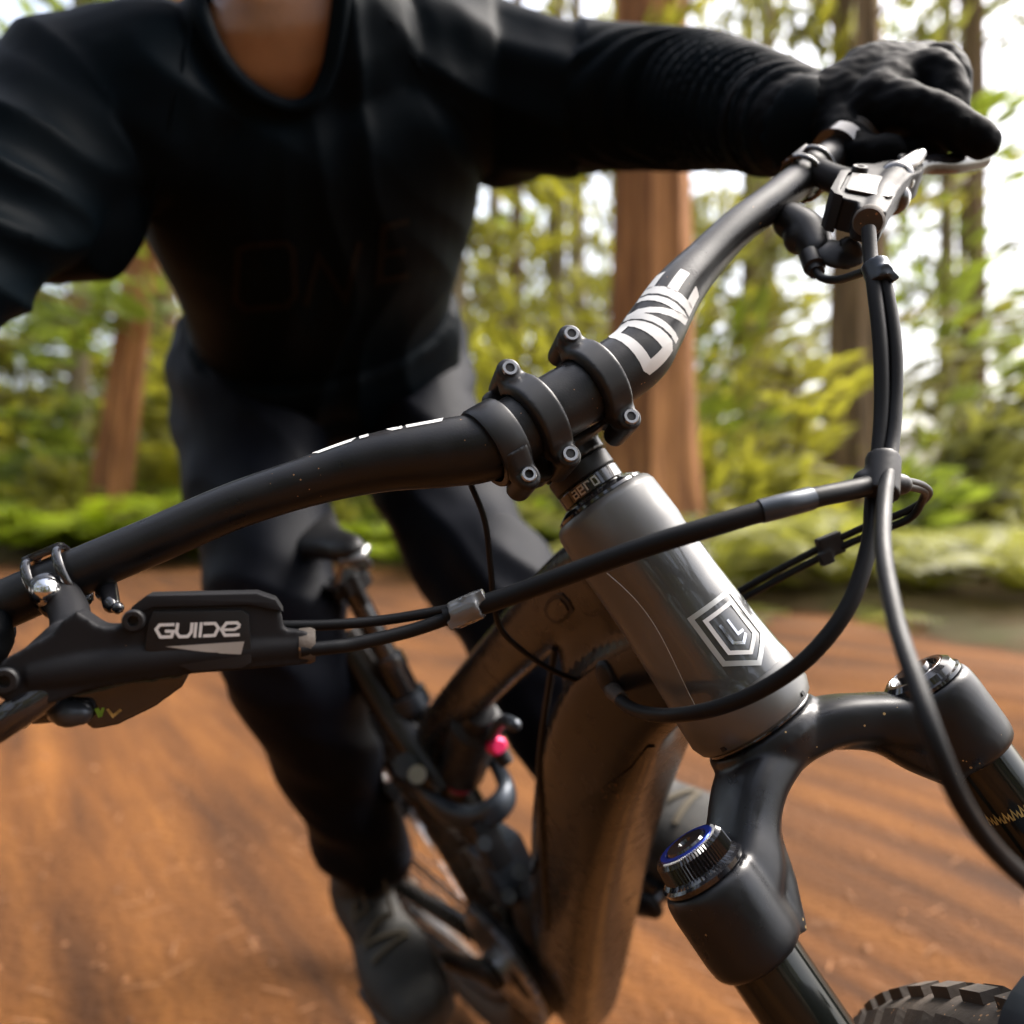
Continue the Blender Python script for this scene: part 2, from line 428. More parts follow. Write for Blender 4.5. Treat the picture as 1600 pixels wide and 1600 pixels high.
def stroke2d(poly, w, step, closed=False):
    """polyline with width -> strip of quads in 2D, mitred"""
    p = np.asarray(poly, float)
    if closed: p = np.vstack([p, p[:1]])
    out = []
    n = len(p)
    T = [nrm(p[i + 1] - p[i]) for i in range(n - 1)]
    L_, R_ = [], []
    for i in range(n):
        if closed: ta, tb = T[(i - 1) % (n - 1)], T[i % (n - 1)]
        else: ta, tb = T[max(i - 1, 0)], T[min(i, n - 2)]
        na, nb = np.array([-ta[1], ta[0]]), np.array([-tb[1], tb[0]])
        m = nrm(na + nb); k = 1 / max(0.45, np.dot(m, na)); L_.append(p[i] + m * k * w / 2); R_.append(p[i] - m * k * w / 2)
    for i in range(n - 1):
        ns = max(1, int(np.linalg.norm(p[i + 1] - p[i]) / step)); nw = max(1, int(w / step))
        out.append((L_[i], R_[i], L_[i + 1], R_[i + 1], ns, nw))
    return out
def decal(strokes, mapf, step=0.0012):
    """strokes: (polyline, width, closed) in a flat 2D sheet, laid on a surface by mapf(x, y) -> xyz"""
    V, Fa = [], []
    for st in strokes:
        poly, w = st[0], st[1]
        for a, b, c, d, ns, nw in stroke2d(poly, w, step, st[2] if len(st) > 2 else False):
            k = len(V)
            for i in range(ns + 1):
                t = i / ns
                for j in range(nw + 1):
                    q = j / nw
                    x = (a * (1 - q) + b * q) * (1 - t) + (c * (1 - q) + d * q) * t
                    V.append(mapf(x[0], x[1]))
            for i in range(ns):
                for j in range(nw):
                    s = k + i * (nw + 1) + j; Fa.append((s, s + 1, s + nw + 2, s + nw + 1))
    return np.array(V), Fa
def arc(cx, cy, r, a0, a1, n=6):
    return [(cx + r * math.cos(math.radians(a0 + (a1 - a0) * i / n)), cy + r * math.sin(math.radians(a0 + (a1 - a0) * i / n))) for i in range(n + 1)]
def bvh_of(shape):
    return BVHTree.FromPolygons([tuple(v) for v in shape[0]], shape[1])
def nz(x, y, z): return noise.noise(Vector((x, y, z)))

# ------------------------------------------------------------------ the ground
rng = np.random.default_rng(11)
random.seed(5)
FRONT_C = np.array([0.434, 0.3545])
HF = nrm(np.array([FWD[0], FWD[1]]))
def smooth01(t):
    t = np.clip(t, 0, 1); return t * t * (3 - 2 * t)
def g(x, y):
    d = -((x - FRONT_C[0]) * HF[0] + (y - FRONT_C[1]) * HF[1])
    d = np.clip(d, -1.0, 5.0)
    return 0.030 * d * (1 - 0.10 * np.clip(d, 0, 5)) + 0.0
EDGE = spline(np.array([(-60, 9.0), (-22, 10.8), (-11, 12.6), (-4.8, 13.2), (-1.8, 12.2), (0.0, 10.2), (0.95, 7.6), (1.55, 5.1), (2.1, 3.5), (3.0, 1.5), (5.0, -2.5), (9, -12), (14, -30)]), 10)
def edge_dist(x, y):
    """signed distance from the far edge of the trail, positive in the undergrowth"""
    x = np.asarray(x, float); y = np.asarray(y, float)
    best = np.full(x.shape, 1e9); sgn = np.ones(x.shape)
    for a, b in zip(EDGE[:-1], EDGE[1:]):
        d = b - a; L2 = d @ d
        t = np.clip(((x - a[0]) * d[0] + (y - a[1]) * d[1]) / L2, 0, 1)
        px, py = a[0] + t * d[0] - x, a[1] + t * d[1] - y
        q = px * px + py * py; m = q < best
        cr = d[0] * (y - a[1]) - d[1] * (x - a[0])
        best = np.where(m, q, best); sgn = np.where(m, np.sign(cr), sgn)
    return np.sqrt(best) * sgn
def floor_h(x, y):
    s = edge_dist(x, y)
    s = s + 0.28 * np.sin(x * 2.3 + 1.3 * np.sin(y * 1.9)) + 0.16 * np.sin(y * 4.7 + x * 3.1)
    h = g(x, y) - 0.15 + (0.30 + 0.10 * smooth01((x + 1.0) / 3.0)) * smooth01((s + 0.45) / 0.9) + 0.16 * smooth01((s - 0.5) / 4) + np.clip(s - 6, 0, 60) * 0.035
    h = h + 0.05 * np.sin(x * 1.7 + y * 0.6) * smooth01(s) + 0.04 * np.sin(x * 0.8 - y * 2.1) * smooth01(s)
    return h
def axis_steps(lo, hi, fine_lo, fine_hi, fine, grow):
    a = list(np.arange(fine_lo, fine_hi, fine)); st = fine
    while a[-1] < hi: st *= grow; a.append(a[-1] + st)
    st = fine
    while a[0] > lo: st *= grow; a.insert(0, a[0] - st)
    return np.array(a)
def grid(xs, ys, hf):
    X, Y = np.meshgrid(xs, ys); Z = hf(X, Y)
    V = np.stack([X, Y, Z], -1).reshape(-1, 3); nx = len(xs)
    Fa = [(j * nx + i, j * nx + i + 1, (j + 1) * nx + i + 1, (j + 1) * nx + i) for j in range(len(ys) - 1) for i in range(nx - 1)]
    return V, Fa
floor = obj('forest_floor', grid(axis_steps(-260, 260, -14, 9, 0.22, 1.25), axis_steps(-120, 330, -2, 18, 0.22, 1.25), floor_h), M_DUFF, origin=(0, 0, 0))
tag(floor, kind='structure')
def trail_h(x, y):
    a = (x - FRONT_C[0]) * HF[1] - (y - FRONT_C[1]) * HF[0]       # across the line of travel
    b = (x - FRONT_C[0]) * HF[0] + (y - FRONT_C[1]) * HF[1]
    w = 0.006 * np.sin(a * 9 + 0.7 * np.sin(b * 0.8)) + 0.004 * np.sin(a * 23 + 1.1 * np.sin(b * 0.6 + 1)) + 0.004 * np.sin(b * 3.1 + 2 * np.sin(a * 2))
    near = smooth01((np.abs(a) - 0.05) / 0.25)
    sdist = edge_dist(x, y)
    berm = 0.15 * smooth01((sdist + 1.1) / 1.0) * smooth01((x + 1.0) / 3.0) + 0.05 * smooth01((sdist + 0.8) / 0.8)
    return g(x, y) - 0.004 + w * (0.25 + 0.75 * near) + berm
trail = obj('dirt_trail', grid(axis_steps(-24, 12, -4, 4, 0.05, 1.08), axis_steps(-14, 17, 0.6, 9, 0.06, 1.06), trail_h), M_DIRT, origin=(0, 0, 0))
tag(trail, kind='structure')
# loose crumbs and needles on the trail: nobody could count them
def crumbs():
    n = 5000; V, Fa = [], []
    xs = rng.uniform(-5.5, 3.4, n); ys = 1.2 + rng.random(n) ** 1.6 * 10.5
    s = edge_dist(xs, ys)
    zs = trail_h(xs, ys)
    for x, y, q, z in zip(xs, ys, s, zs):
        if q > -0.15: continue
        a = rng.uniform(0, 6.28); k = len(V)
        if rng.random() < 0.55:
            l, w = rng.uniform(0.01, 0.035), 0.0018
            d = np.array([math.cos(a), math.sin(a), 0]); e = np.array([-d[1], d[0], 0]); c = np.array([x, y, z + 0.003])
            V += [c - d * l - e * w, c - d * l + e * w, c + d * l + e * w + (0, 0, 0.003), c + d * l - e * w + (0, 0, 0.003)]; Fa.append((k, k + 1, k + 2, k + 3))
        else:
            r = rng.uniform(0.003, 0.010) * (1.6 if rng.random() < 0.12 else 1)
            c = np.array([x, y, z + r * 0.2])
            V += [c + (r, 0, 0), c + (0, r * .8, 0), c - (r * .9, 0, 0), c - (0, r, 0), c + (0, 0, r * .7), c - (0, 0, r)]
            for i in range(4): Fa += [(k + i, k + (i + 1) % 4, k + 4), (k + (i + 1) % 4, k + i, k + 5)]
    return np.array(V), Fa
M_CRUMB = material('dirt_crumbs', (0.20, 0.09, 0.035), 0.9, var=0.6, var_scale=9)
tag(obj('trail_litter', crumbs(), M_CRUMB, smooth=False, fix=False), 'loose crumbs and dry needles scattered over the orange dirt trail', 'litter', kind='stuff')

# ------------------------------------------------------------------ the forest
def leaf_quads(C, D, S, Lh, Wh):
    """pointed leaf sprays: four-cornered, as arrays of centre, direction, side, half length, half width"""
    n = len(C); V = np.empty((n, 4, 3))
    V[:, 0] = C - D * Lh[:, None]; V[:, 1] = C + S * Wh[:, None] - D * (Lh * 0.1)[:, None]
    V[:, 2] = C + D * Lh[:, None]; V[:, 3] = C - S * Wh[:, None] - D * (Lh * 0.1)[:, None]
    return V.reshape(-1, 3), [(4 * i, 4 * i + 1, 4 * i + 2, 4 * i + 3) for i in range(n)]
def unit_rows(a): return a / (np.linalg.norm(a, axis=1)[:, None] + 1e-9)
def boughs(base, top, n, length, z0, z1, tilt, leaves, size, r=rng, spread=0.16, sweep_out=0.9):
    """leafy boughs leaving a trunk between heights z0 and z1; returns the limbs and the leaf sprays"""
    limbs, C, D = [], [], []
    base, top = np.asarray(base, float), np.asarray(top, float)
    for i in range(n):
        h = r.uniform(z0, z1); t = (h - base[2]) / (top[2] - base[2]); o = base + (top - base) * t
        a = r.uniform(0, 2 * math.pi); l = length * r.uniform(0.55, 1.15) * (1.1 - 0.55 * (h - z0) / max(z1 - z0, 0.1))
        el = r.normal(tilt, 0.22)
        d = np.array([math.cos(a) * math.cos(el), math.sin(a) * math.cos(el), math.sin(el)])
        mid = o + d * l * 0.5; end = o + d * l + np.array([0, 0, -0.10 * l])
        limbs.append(sweep([o, mid, end], [0.03 + 0.012 * l, 0.018 + 0.005 * l, 0.005], n=5, seg=3))
        m = int(leaves * l / length * r.uniform(0.6, 1.3)) + 2
        tt = r.uniform(0.15, 1.05, m)
        cc = o + d * (l * tt)[:, None]; cc[:, 2] -= 0.10 * l * tt ** 2
        sc = spread * l * (0.5 + 0.5 * tt)
        cc += r.normal(0, 1, (m, 3)) * sc[:, None] * np.array([1, 1, 0.45])
        out = cc - np.array([0.6, 0.0, H + 0.4]); out[:, 1] = 0; out = unit_rows(out)          # sprays reach up and away from the clearing, to the light
        dd = d * 0.7 + out * sweep_out + r.normal(0, 0.34, (m, 3)); C.append(cc); D.append(dd)
    C = np.vstack(C); D = unit_rows(np.vstack(D))
    S = unit_rows(np.cross(D, r.normal(0, 1, D.shape)))
    Lh = r.uniform(0.7, 1.7, len(C)) * size * 1.35; Wh = Lh * r.uniform(0.16, 0.34, len(C))
    return join(*limbs), leaf_quads(C, D, S, Lh, Wh)
def trunk_shape(base, top, r0, r1, flute=0.08, seed=0):
    n, m = 26, 26; V = []; base, top = np.asarray(base, float), np.asarray(top, float)
    for i in range(m):
        t = i / (m - 1); c = base + (top - base) * t
        c = c + np.array([math.sin(t * 5 + seed) * r0 * 0.25, math.cos(t * 4 + seed) * r0 * 0.25, 0]) * t
        rr = r0 + (r1 - r0) * t + r0 * 0.55 * math.exp(-t * 22)
        for j in range(n):
            a = 2 * math.pi * j / n
            k = rr * (1 + flute * math.sin(a * 7 + seed + t * 2) + flute * 0.8 * nz(math.cos(a) * 2 + seed, math.sin(a) * 2, t * 6))
            V.append(c + np.array([math.cos(a) * k, math.sin(a) * k, 0]))
    Fa = [(i * n + j, i * n + (j + 1) % n, (i + 1) * n + (j + 1) % n, (i + 1) * n + j) for i in range(m - 1) for j in range(n)]
    Fa += [tuple(range(n - 1, -1, -1)), tuple((m - 1) * n + j for j in range(n))]
    return np.array(V), Fa
def tree(name, x, y, r0, height, lean, bark, leaf, label, group, nb, blen, z0, z1, tilt, leaves, size, seed):
    z = float(floor_h(np.array(x), np.array(y))) - 0.15
    base = np.array([x, y, z]); top = base + np.array([lean[0] * height, lean[1] * height, height])
    t = empty(name, base, label, 'tree', group)
    obj('trunk', trunk_shape(base, top, r0, r0 * 0.45, 0.10, seed), bark, t, origin=base)
    r = np.random.default_rng(seed)
    li, le = boughs(base, top, nb, blen, z + z0, z + z1, tilt, leaves, size, r)
    cr = obj('crown', le, leaf, t, smooth=False, fix=False, origin=base)
    tag(obj('limbs', li, bark, cr), kind='stuff')
    return t
BACK = 'tall conifers standing behind the trail'
tree('redwood_tree', 1.66, 10.9, 0.52, 19, (0.0, 0), M_BARK_RED, M_LEAF_Y, 'broad orange-barked redwood trunk right behind the stem and right handlebar bend', None, 20, 2.3, 4.6, 15, 0.05, 46, 0.13, 1)
tree('conifer_tree', 5.5, 14.2, 0.46, 22, (-0.004, 0), M_BARK_BRN, M_LEAF_Y, 'tall brown conifer trunk rising behind the gloved hand and hose loop', None, 24, 3.0, 3.0, 17, 0.35, 34, 0.15, 2)
tree('conifer_tree', -1.0, 15.6, 0.24, 16, (0.004, 0), M_BARK_GRY, M_LEAF_Y, 'slim pale conifer trunk just right of the rider\'s waist', None, 30, 2.2, 1.8, 13, 0.2, 56, 0.15, 3)
tree('redwood_tree', -6.7, 14.6, 0.30, 15, (0.14, 0), M_BARK_RED, M_LEAF_G, 'leaning red-barked trunk under the rider\'s right arm', None, 26, 2.4, 3.5, 13, 0.1, 56, 0.16, 4)
tree('conifer_tree', 1.0, 20.5, 0.27, 18, (0.0, 0), M_BARK_GRY, M_LEAF_Y, 'thin grey-brown trunk far behind, between the stem and the rider', None, 24, 2.6, 1.6, 15, 0.2, 36, 0.16, 5)
tree('conifer_tree', 11.3, 22.0, 0.34, 21, (0.0, 0), M_BARK_BRN, M_LEAF_D, 'brown conifer trunk near the right edge, below the white sky', None, 24, 3.2, 2.5, 17, 0.4, 32, 0.17, 6)
tree('conifer_tree', 4.1, 24.0, 0.30, 22, (0.004, 0), M_BARK_BRN, M_LEAF_Y, 'distant thin trunk between the orange redwood and the hose loop', None, 22, 3.0, 1.6, 18, 0.3, 32, 0.17, 7)
far = [(-12.0, 18.0, 0.4, 8), (-9.3, 24.0, 0.4, 9), (-3.6, 23.0, 0.35, 10), (8.2, 29.0, 0.4, 11), (-17, 15.5, 0.45, 13), (2.4, 33, 0.4, 14), (-7, 34, 0.4, 15), (-0.8, 38, 0.4, 30), (2.6, 17.6, 0.17, 40), (7.4, 19.2, 0.2, 41), (9.9, 20.4, 0.19, 42), (0.1, 18.4, 0.15, 43), (6.2, 23.5, 0.22, 44), (12.4, 24.5, 0.24, 45), (3.4, 28.5, 0.25, 46), (-5.2, 20.2, 0.18, 47), (-8.6, 17.8, 0.2, 48), (9.0, 34, 0.35, 49)]
for x, y, r0, sd_ in far:
    tree('conifer_tree', x, y, r0, 22, (0, 0), M_BARK_BRN if sd_ % 2 else M_BARK_GRY, (M_LEAF_G, M_LEAF_Y, M_LEAF_D)[sd_ % 3], 'far conifer lost in the blurred yellow-green forest behind the rider', BACK, 28, 3.6, 1.8, 18, 0.2, 34, 0.20, sd_)
side = [(8.0, -7.5), (4.6, -10.5), (0.5, -9.5), (-3.5, -10.0), (-7.0, -7.0), (-9.5, -3.5), (-12.0, 0.5), (-13.0, 5.0), (-4.5, -16), (3.5, -17), (11, -13)]  # unseen trees, added with dense crowns to cut fill light from behind
for k, (x, y) in enumerate(side):
    tree('conifer_tree', x, y, 0.45, 17, (0, 0), M_BARK_BRN, M_LEAF_D, 'unseen conifer added beside the trail to hold back fill light, outside the picture', 'added conifers beside the camera', 44, 3.4, 1.6, 15, 0.05, 60, 0.24, 200 + k)

def sapling(x, y, h, leaf, label, group, nb, blen, leaves, size, seed, tilt=0.35):
    z = float(floor_h(np.array(x), np.array(y))) - 0.05
    base = np.array([x, y, z]); r = np.random.default_rng(seed)
    top = base + np.array([r.uniform(-.1, .1) * h, r.uniform(-.1, .1) * h, h])
    t = empty('sapling', base, label, 'sapling', group)
    obj('stem', sweep([base, (base + top) / 2 + r.normal(0, 0.05 * h, 3) * (1, 1, 0), top], [0.02 + 0.012 * h, 0.02 + 0.006 * h, 0.008], n=7, seg=5), M_BARK_GRY, t)
    li, le = boughs(base, top, nb, blen, z + 0.12 * h, z + h, tilt, leaves, size, r, 0.2)
    cr = obj('crown', le, leaf, t, smooth=False, fix=False, origin=base); tag(obj('limbs', li, M_BARK_GRY, cr), kind='stuff')
SAP_R = 'saplings behind the trail to the right of the stem'
SAP_L = 'saplings behind the trail to the left of the rider'
sap_r = [(3.6, 11.6, 2.6, 0), (6.6, 12.4, 2.4, 1), (2.9, 15.5, 4.6, 0), (7.9, 16.5, 2.6, 2), (0.2, 15.0, 3.2, 0), (4.6, 18.5, 5.2, 1), (1.9, 22, 5.6, 0), (9.8, 17.2, 2.2, 0), (6.7, 21.5, 5.4, 0), (-1.6, 19, 5.0, 0), (0.2, 26, 6.2, 0), (9.2, 24.5, 5.8, 0), (5.1, 28, 6.6, 0), (7.9, 10.6, 1.7, 1), (2.2, 13.4, 3.0, 1), (9.0, 13.6, 2.6, 0), (3.2, 20, 6.4, 0), (-0.4, 22.0, 6.6, 0)]
for k, (x, y, h, c) in enumerate(sap_r):
    sapling(x, y, h, (M_LEAF_Y, M_LEAF_G, M_LEAF_D)[c], 'yellow-green leafy sapling in the blurred wood right of the stem', SAP_R, 24, 0.6 + 0.30 * h, 14, 0.10 + 0.014 * h, 100 + k)
bush = [(-7.4, 14.4, 1.3), (-9.0, 13.9, 1.0), (-6.0, 14.8, 0.9), (-3.0, 13.6, 1.1), (-1.0, 12.9, 0.8), (0.9, 11.0, 1.0), (2.6, 8.9, 0.9), (3.3, 7.4, 0.7), (4.4, 8.6, 1.2), (3.9, 6.0, 0.6), (5.2, 7.0, 1.0), (5.6, 10.0, 1.5), (2.2, 11.8, 1.5), (6.8, 9.0, 1.4), (-4.4, 14.0, 0.7)]
for k, (x, y, h) in enumerate(bush):
    lf = x < 0
    sapling(x, y, h, (M_LEAF_Y, M_LEAF_G, M_LEAF_D)[k % 3], 'low leafy bush at the trail edge left of the stem' if lf else 'low leafy bush at the trail edge right of the stem', 'low bushes at the trail edge', 26, 0.45 + 0.3 * h, 24, 0.075 + 0.02 * h, 300 + k, 0.6)
sap_l = [(-5.2, 15.6, 2.6, 0), (-8.2, 15.4, 2.4, 1), (-9.7, 17.2, 3.6, 0), (-4.6, 18.6, 3.6, 0), (-7.2, 19.5, 4.4, 0), (-11.5, 22, 5.4, 1), (-6.0, 25, 6, 0), (-2.9, 17.0, 3.0, 1), (-13.2, 17.5, 4, 2), (-9.4, 28, 6, 0), (-6.2, 16.8, 3.4, 0), (-8.8, 20.4, 5.2, 0), (-10.6, 15.0, 2.6, 0), (-3.8, 15.4, 2.4, 0)]
for k, (x, y, h, c) in enumerate(sap_l):
    sapling(x, y, h, (M_LEAF_Y, M_LEAF_G, M_LEAF_D)[c], 'yellow-green leafy sapling in the blurred wood left of the rider', SAP_L, 36, 0.6 + 0.30 * h, 30, 0.10 + 0.014 * h, 140 + k)

def fern_mesh(seed):
    r = np.random.default_rng(seed); C, D, S, Lh, Wh, stems = [], [], [], [], [], []
    for i in range(13):
        a = 2 * math.pi * i / 13 + r.uniform(-.2, .2); l = r.uniform(0.55, 0.85); el = r.uniform(0.7, 1.15)
        d = np.array([math.cos(a), math.sin(a), 0]); s = np.array([-d[1], d[0], 0]); pts = []
        for k in range(9):
            t = k / 8; pts.append(d * l * (t * math.cos(el * (1 - 0.3 * t)) * 1.25) + np.array([0, 0, l * (math.sin(el) * t * 1.25 - 0.95 * t * t * math.sin(el))]))
        stems.append(sweep(pts, list(np.linspace(0.006, 0.002, 9)), n=4, seg=1)); pts = spline(np.array(pts), 3)
        for k in range(3, len(pts)):
            t = k / len(pts); w = 0.15 * math.sin(math.pi * min(1, t * 1.05)) ** 0.7 + 0.02
            tan = nrm(pts[k] - pts[k - 1])
            for sg in (-1, 1):
                dd = nrm(s * sg + tan * 0.45 + np.array([0, 0, -0.25 + r.normal(0, 0.1)]))
                C.append(pts[k] + dd * w * 0.5); D.append(dd); S.append(tan); Lh.append(w * 0.55); Wh.append(0.017)
    return join(*stems), leaf_quads(np.array(C), np.array(D), np.array(S), np.array(Lh), np.array(Wh))
FERN = []; FERN_Y = []
for sd_ in (1, 2, 3):
    st, le = fern_mesh(sd_); FERN.append((make_mesh('fern_stalks', st, M_FERN, origin=(0, 0, 0))[0], make_mesh('fern_fronds', le, M_FERN, smooth=False, fix=False, origin=(0, 0, 0))[0]))
    FERN_Y.append((make_mesh('fern_stalks', st, M_FERN_Y, origin=(0, 0, 0))[0], make_mesh('fern_fronds', le, M_FERN_Y, smooth=False, fix=False, origin=(0, 0, 0))[0]))
def fern(x, y, s, label, group, k, lib):
    z = float(floor_h(np.array(x), np.array(y))) - 0.02
    t = empty('fern', (x, y, z), label, 'fern', group)
    t.rotation_euler.z = k * 1.7; t.scale = (s, s, s)
    for nm, me in zip(('stalks', 'fronds'), lib[k % 3]):
        o = bpy.data.objects.new(nm, me); COL.objects.link(o); o.parent = t
FL, FM, FRr = 'ferns beyond the trail left of the rider', 'ferns beyond the trail behind the rider\'s legs', 'ferns beyond the trail right of the head tube'
k = 0
cands = []
rf = np.random.default_rng(77)
fx = rf.uniform(-10.5, 9.5, 6000); fy = rf.uniform(4.4, 17, 6000); fs = edge_dist(fx, fy)
for x, y, s in zip(fx, fy, fs):
    if len(cands) >= 150: break
    if s < 0.1 or s > 4.6 or abs(x) > y * 0.62: continue
    if math.sin(x * 1.1 + 0.7) + math.sin(x * 2.7 + y) * 0.6 < -0.55: continue
    if any((x - a) ** 2 + (y - b) ** 2 < 0.22 for a, b in cands): continue
    cands.append((x, y)); u = 800 + F * x / y
    if u < 520: lb, gr = 'bright green fern at the trail edge left of the rider\'s legs', FL
    elif u < 900: lb, gr = 'lime green fern at the trail edge seen past the rider\'s legs', FM
    else: lb, gr = 'yellow-green fern at the trail edge right of the head tube', FRr
    fern(x, y, float(rf.choice([0.55, 0.8, 1.1, 1.5, 1.9], p=[.2, .25, .25, .2, .1])) * (1.9 if u < 420 else 1.45 if u < 900 else 0.95), lb, gr, k, (FERN if k % 4 else FERN_Y) if u < 900 else FERN_Y); k += 1
# ------------------------------------------------------------------ the mountain bike
bike = empty('mountain_bike', FR(-0.46, 0, -0.955), 'grey-brown full suspension mountain bike leaning into a turn under the rider', 'bicycle')
E_R = RB  # shorthand
def shape_map(shape, fn):
    return np.array([fn(*v) for v in shape[0]]), shape[1]

# --- frame: head tube, top tube and the thick down tube in one smooth shell
HTL = 0.1404
def ht_prof(grow=0.0):
    return [(0.0, 0.0275 + grow), (-0.0015, 0.0290 + grow), (-0.005, 0.0304 + grow), (-0.026, 0.0312 + grow), (-0.032, 0.0306 + grow), (-0.060, 0.0306 + grow), (-0.095, 0.0322 + grow),
            (-0.112, 0.0334 + grow), (-0.118, 0.0346 + grow), (-0.133, 0.0352 + grow), (-0.1385, 0.0330 + grow), (-HTL, 0.0302 + grow)]
def ht_r(s):
    pr = ht_prof()[::-1]; return float(np.interp(s, [p[0] for p in pr], [p[1] for p in pr]))
HT0 = B(0, 0, 0); HTA = BD(0, 0, 1); HTF = FD(math.sin(HA), 0, math.cos(HA))
head_tube = obj('frame', lathe(HT0, HTA, ht_prof(), n=96, ref=HTF), M_FRAME, bike, sharp=30)
def frline(*pts): return [FR(*p) for p in pts]
TTP = [(-0.004, 0, -0.038), (-0.05, 0, -0.056), (-0.117, 0, -0.090), (-0.258, 0, -0.168), (-0.390, 0, -0.244), (-0.470, 0, -0.300), (-0.505, 0, -0.345)]
tt = sweep(frline(*TTP), [(0.023, 0.026), (0.021, 0.025), (0.0195, 0.0235), (0.0185, 0.022), (0.0185, 0.022), (0.020, 0.026), (0.018, 0.022)], n=28, seg=10, up=UPB, power=3.0)
DTP = [(0.030, 0, -0.088), (-0.030, 0, -0.124), (-0.078, 0, -0.168), (-0.142, 0, -0.240), (-0.235, 0, -0.362), (-0.350, 0, -0.530), (-0.425, 0, -0.645), (-0.452, 0, -0.686)]
dt = sweep(frline(*DTP), [(0.025, 0.026), (0.030, 0.034), (0.0345, 0.040), (0.0370, 0.043), (0.0380, 0.043), (0.0370, 0.041), (0.029, 0.034), (0.011, 0.012)], n=32, seg=10, up=FWD, power=5.0)
gus = sweep(frline((0.012, 0, -0.055), (-0.045, 0, -0.085), (-0.075, 0, -0.125), (-0.085, 0, -0.165)), [(0.019, 0.024), (0.018, 0.026), (0.020, 0.028), (0.020, 0.028)], n=24, seg=6, up=UPB, power=2.8)
core = sweep([B(0, 0, -0.030), B(0, 0, -0.118)], 0.0268, n=28, seg=6)
main = remesh(join(tt, dt, gus, core), 0.0030, 10)
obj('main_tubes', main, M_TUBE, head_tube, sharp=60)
MAIN_BVH = bvh_of(main)
def hit_main(u, v):
    d = nrm(P(u, v, 1.0) - LENS); h = MAIN_BVH.ray_cast(Vector(LENS), Vector(d))
    return (np.array(h[0]), np.array(h[1])) if h[0] is not None else (None, None)
# clear protective film on the head tube
def ht_pt(ang, s, off):
    """point on the head tube: angle from straight ahead (positive to the rider's left), distance down the axis"""
    r = ht_r(s) + off
    return HT0 + HTA * s + (HTF * math.cos(ang) + LEFT * math.sin(ang)) * r
fv, ff = [], []
nA, nS = 40, 30
for i in range(nS + 1):
    for j in range(nA + 1):
        t = j / nA; q = i / nS
        s0 = -0.033 - 0.004 * math.sin(t * math.pi); s1 = -0.1165
        left_edge = math.radians(-68 + 20 * math.sin(q * math.pi * 0.9) * (1 - q))
        ang = left_edge + (math.radians(82) - left_edge) * t
        fv.append(ht_pt(ang, s0 + (s1 - s0) * q, 0.0005))
for i in range(nS):
    for j in range(nA):
        a = i * (nA + 1) + j; ff.append((a, a + 1, a + nA + 2, a + nA + 1))
obj('protective_film', (np.array(fv), ff), M_FILM, head_tube)
rim_pts = [fv[i * (nA + 1)] for i in range(nS + 1)]
obj('film_edge', sweep(rim_pts, 0.00022, n=5, seg=1), M_SILV, head_tube)
# shield badge: two nested outlines and the mark inside, laid round the tube
def badge_map(x, y):
    s = -0.0925 + y; return ht_pt(x / ht_r(s), s, 0.0009)
mm = 0.001
sh = [(-14.5, 17.5), (14.5, 17.5), (14.5, -9), (0, -18.5), (-14.5, -9)]
obj('head_badge', decal([([(x * mm, y * mm) for x, y in sh], 0.0026, True)], badge_map), M_SILV, head_tube, fix=False)
sh2 = [(-9.3, 12.6), (9.3, 12.6), (9.3, -6.2), (0, -12.2), (-9.3, -6.2)]
obj('head_badge_inner', decal([([(x * mm, y * mm) for x, y in sh2], 0.0021, True)], badge_map), M_WHITE, head_tube, fix=False)
obj('head_badge_mark', decal([([(-4.6 * mm, 7 * mm), (-4.6 * mm, -3.5 * mm), (0, -6.5 * mm), (4.6 * mm, -3.5 * mm)], 0.0016), ([(0.6 * mm, 7 * mm), (0.6 * mm, -1.5 * mm), (4.6 * mm, -1.5 * mm)], 0.0014)], badge_map), M_CHROME, head_tube, fix=False)
# lower cup seam
obj('lower_seal', ring_tube(B(0, 0, -HTL - 0.0005), HTA, 0.0296, 0.0011, n=72), M_GLOSS, head_tube)
for a_ in (0.35, -1.2):
    p = ht_pt(a_, -0.1362, -0.0008); obj('cup_notch', box(p, nrm(np.cross(HTA, p - HT0 - HTA * -0.1362)) * 0.0012, HTA * 0.0011, nrm(p - (HT0 + HTA * -0.1362)) * 0.0016), M_BLK, head_tube)
# ports and panels set into the shell
def plate_on(u, v, outline_px, off, thick, mat, name, parent, du=40):
    """a thin moulded plate following the shell: the outline is given in photo pixels around (u, v)"""
    c, n = hit_main(u, v)
    if c is None: return None
    pts = []
    for x, y in outline_px:
        p, q = hit_main(u + x, v + y)
        pts.append((p if p is not None else c) + (q if q is not None else n) * off)
    pts = np.array(pts); k = len(pts); cc = pts.mean(0)
    V = np.vstack([pts, pts - n * thick, [cc + n * 0.0004]]); Fa = [(i, (i + 1) % k, k + (i + 1) % k, k + i) for i in range(k)] + [(i, (i + 1) % k, 2 * k) for i in range(k)]
    return obj(name, (V, Fa), mat, parent)
rr_ = [(-22, -2), (-16, -17), (-4, -25), (6, -26), (17, -14), (24, 0), (16, 12), (4, 20), (-8, 19), (-18, 10)]
plate_on(873, 953, rr_, 0.0008, 0.004, M_BLK, 'cable_port', head_tube)
plate_on(873, 953, [(x * 0.72, y * 0.72) for x, y in rr_], 0.0016, 0.003, M_COVER, 'cable_port_plug', head_tube)
p0, n0 = hit_main(950, 1062)
if p0 is not None:
    obj('cable_boot', ball(p0, 0.01, 20, 12, [nrm(np.cross(n0, UPB)) * 0.0085, nrm(np.cross(n0, np.cross(n0, UPB))) * 0.0125, n0 * 0.0045]), M_BLK, head_tube)
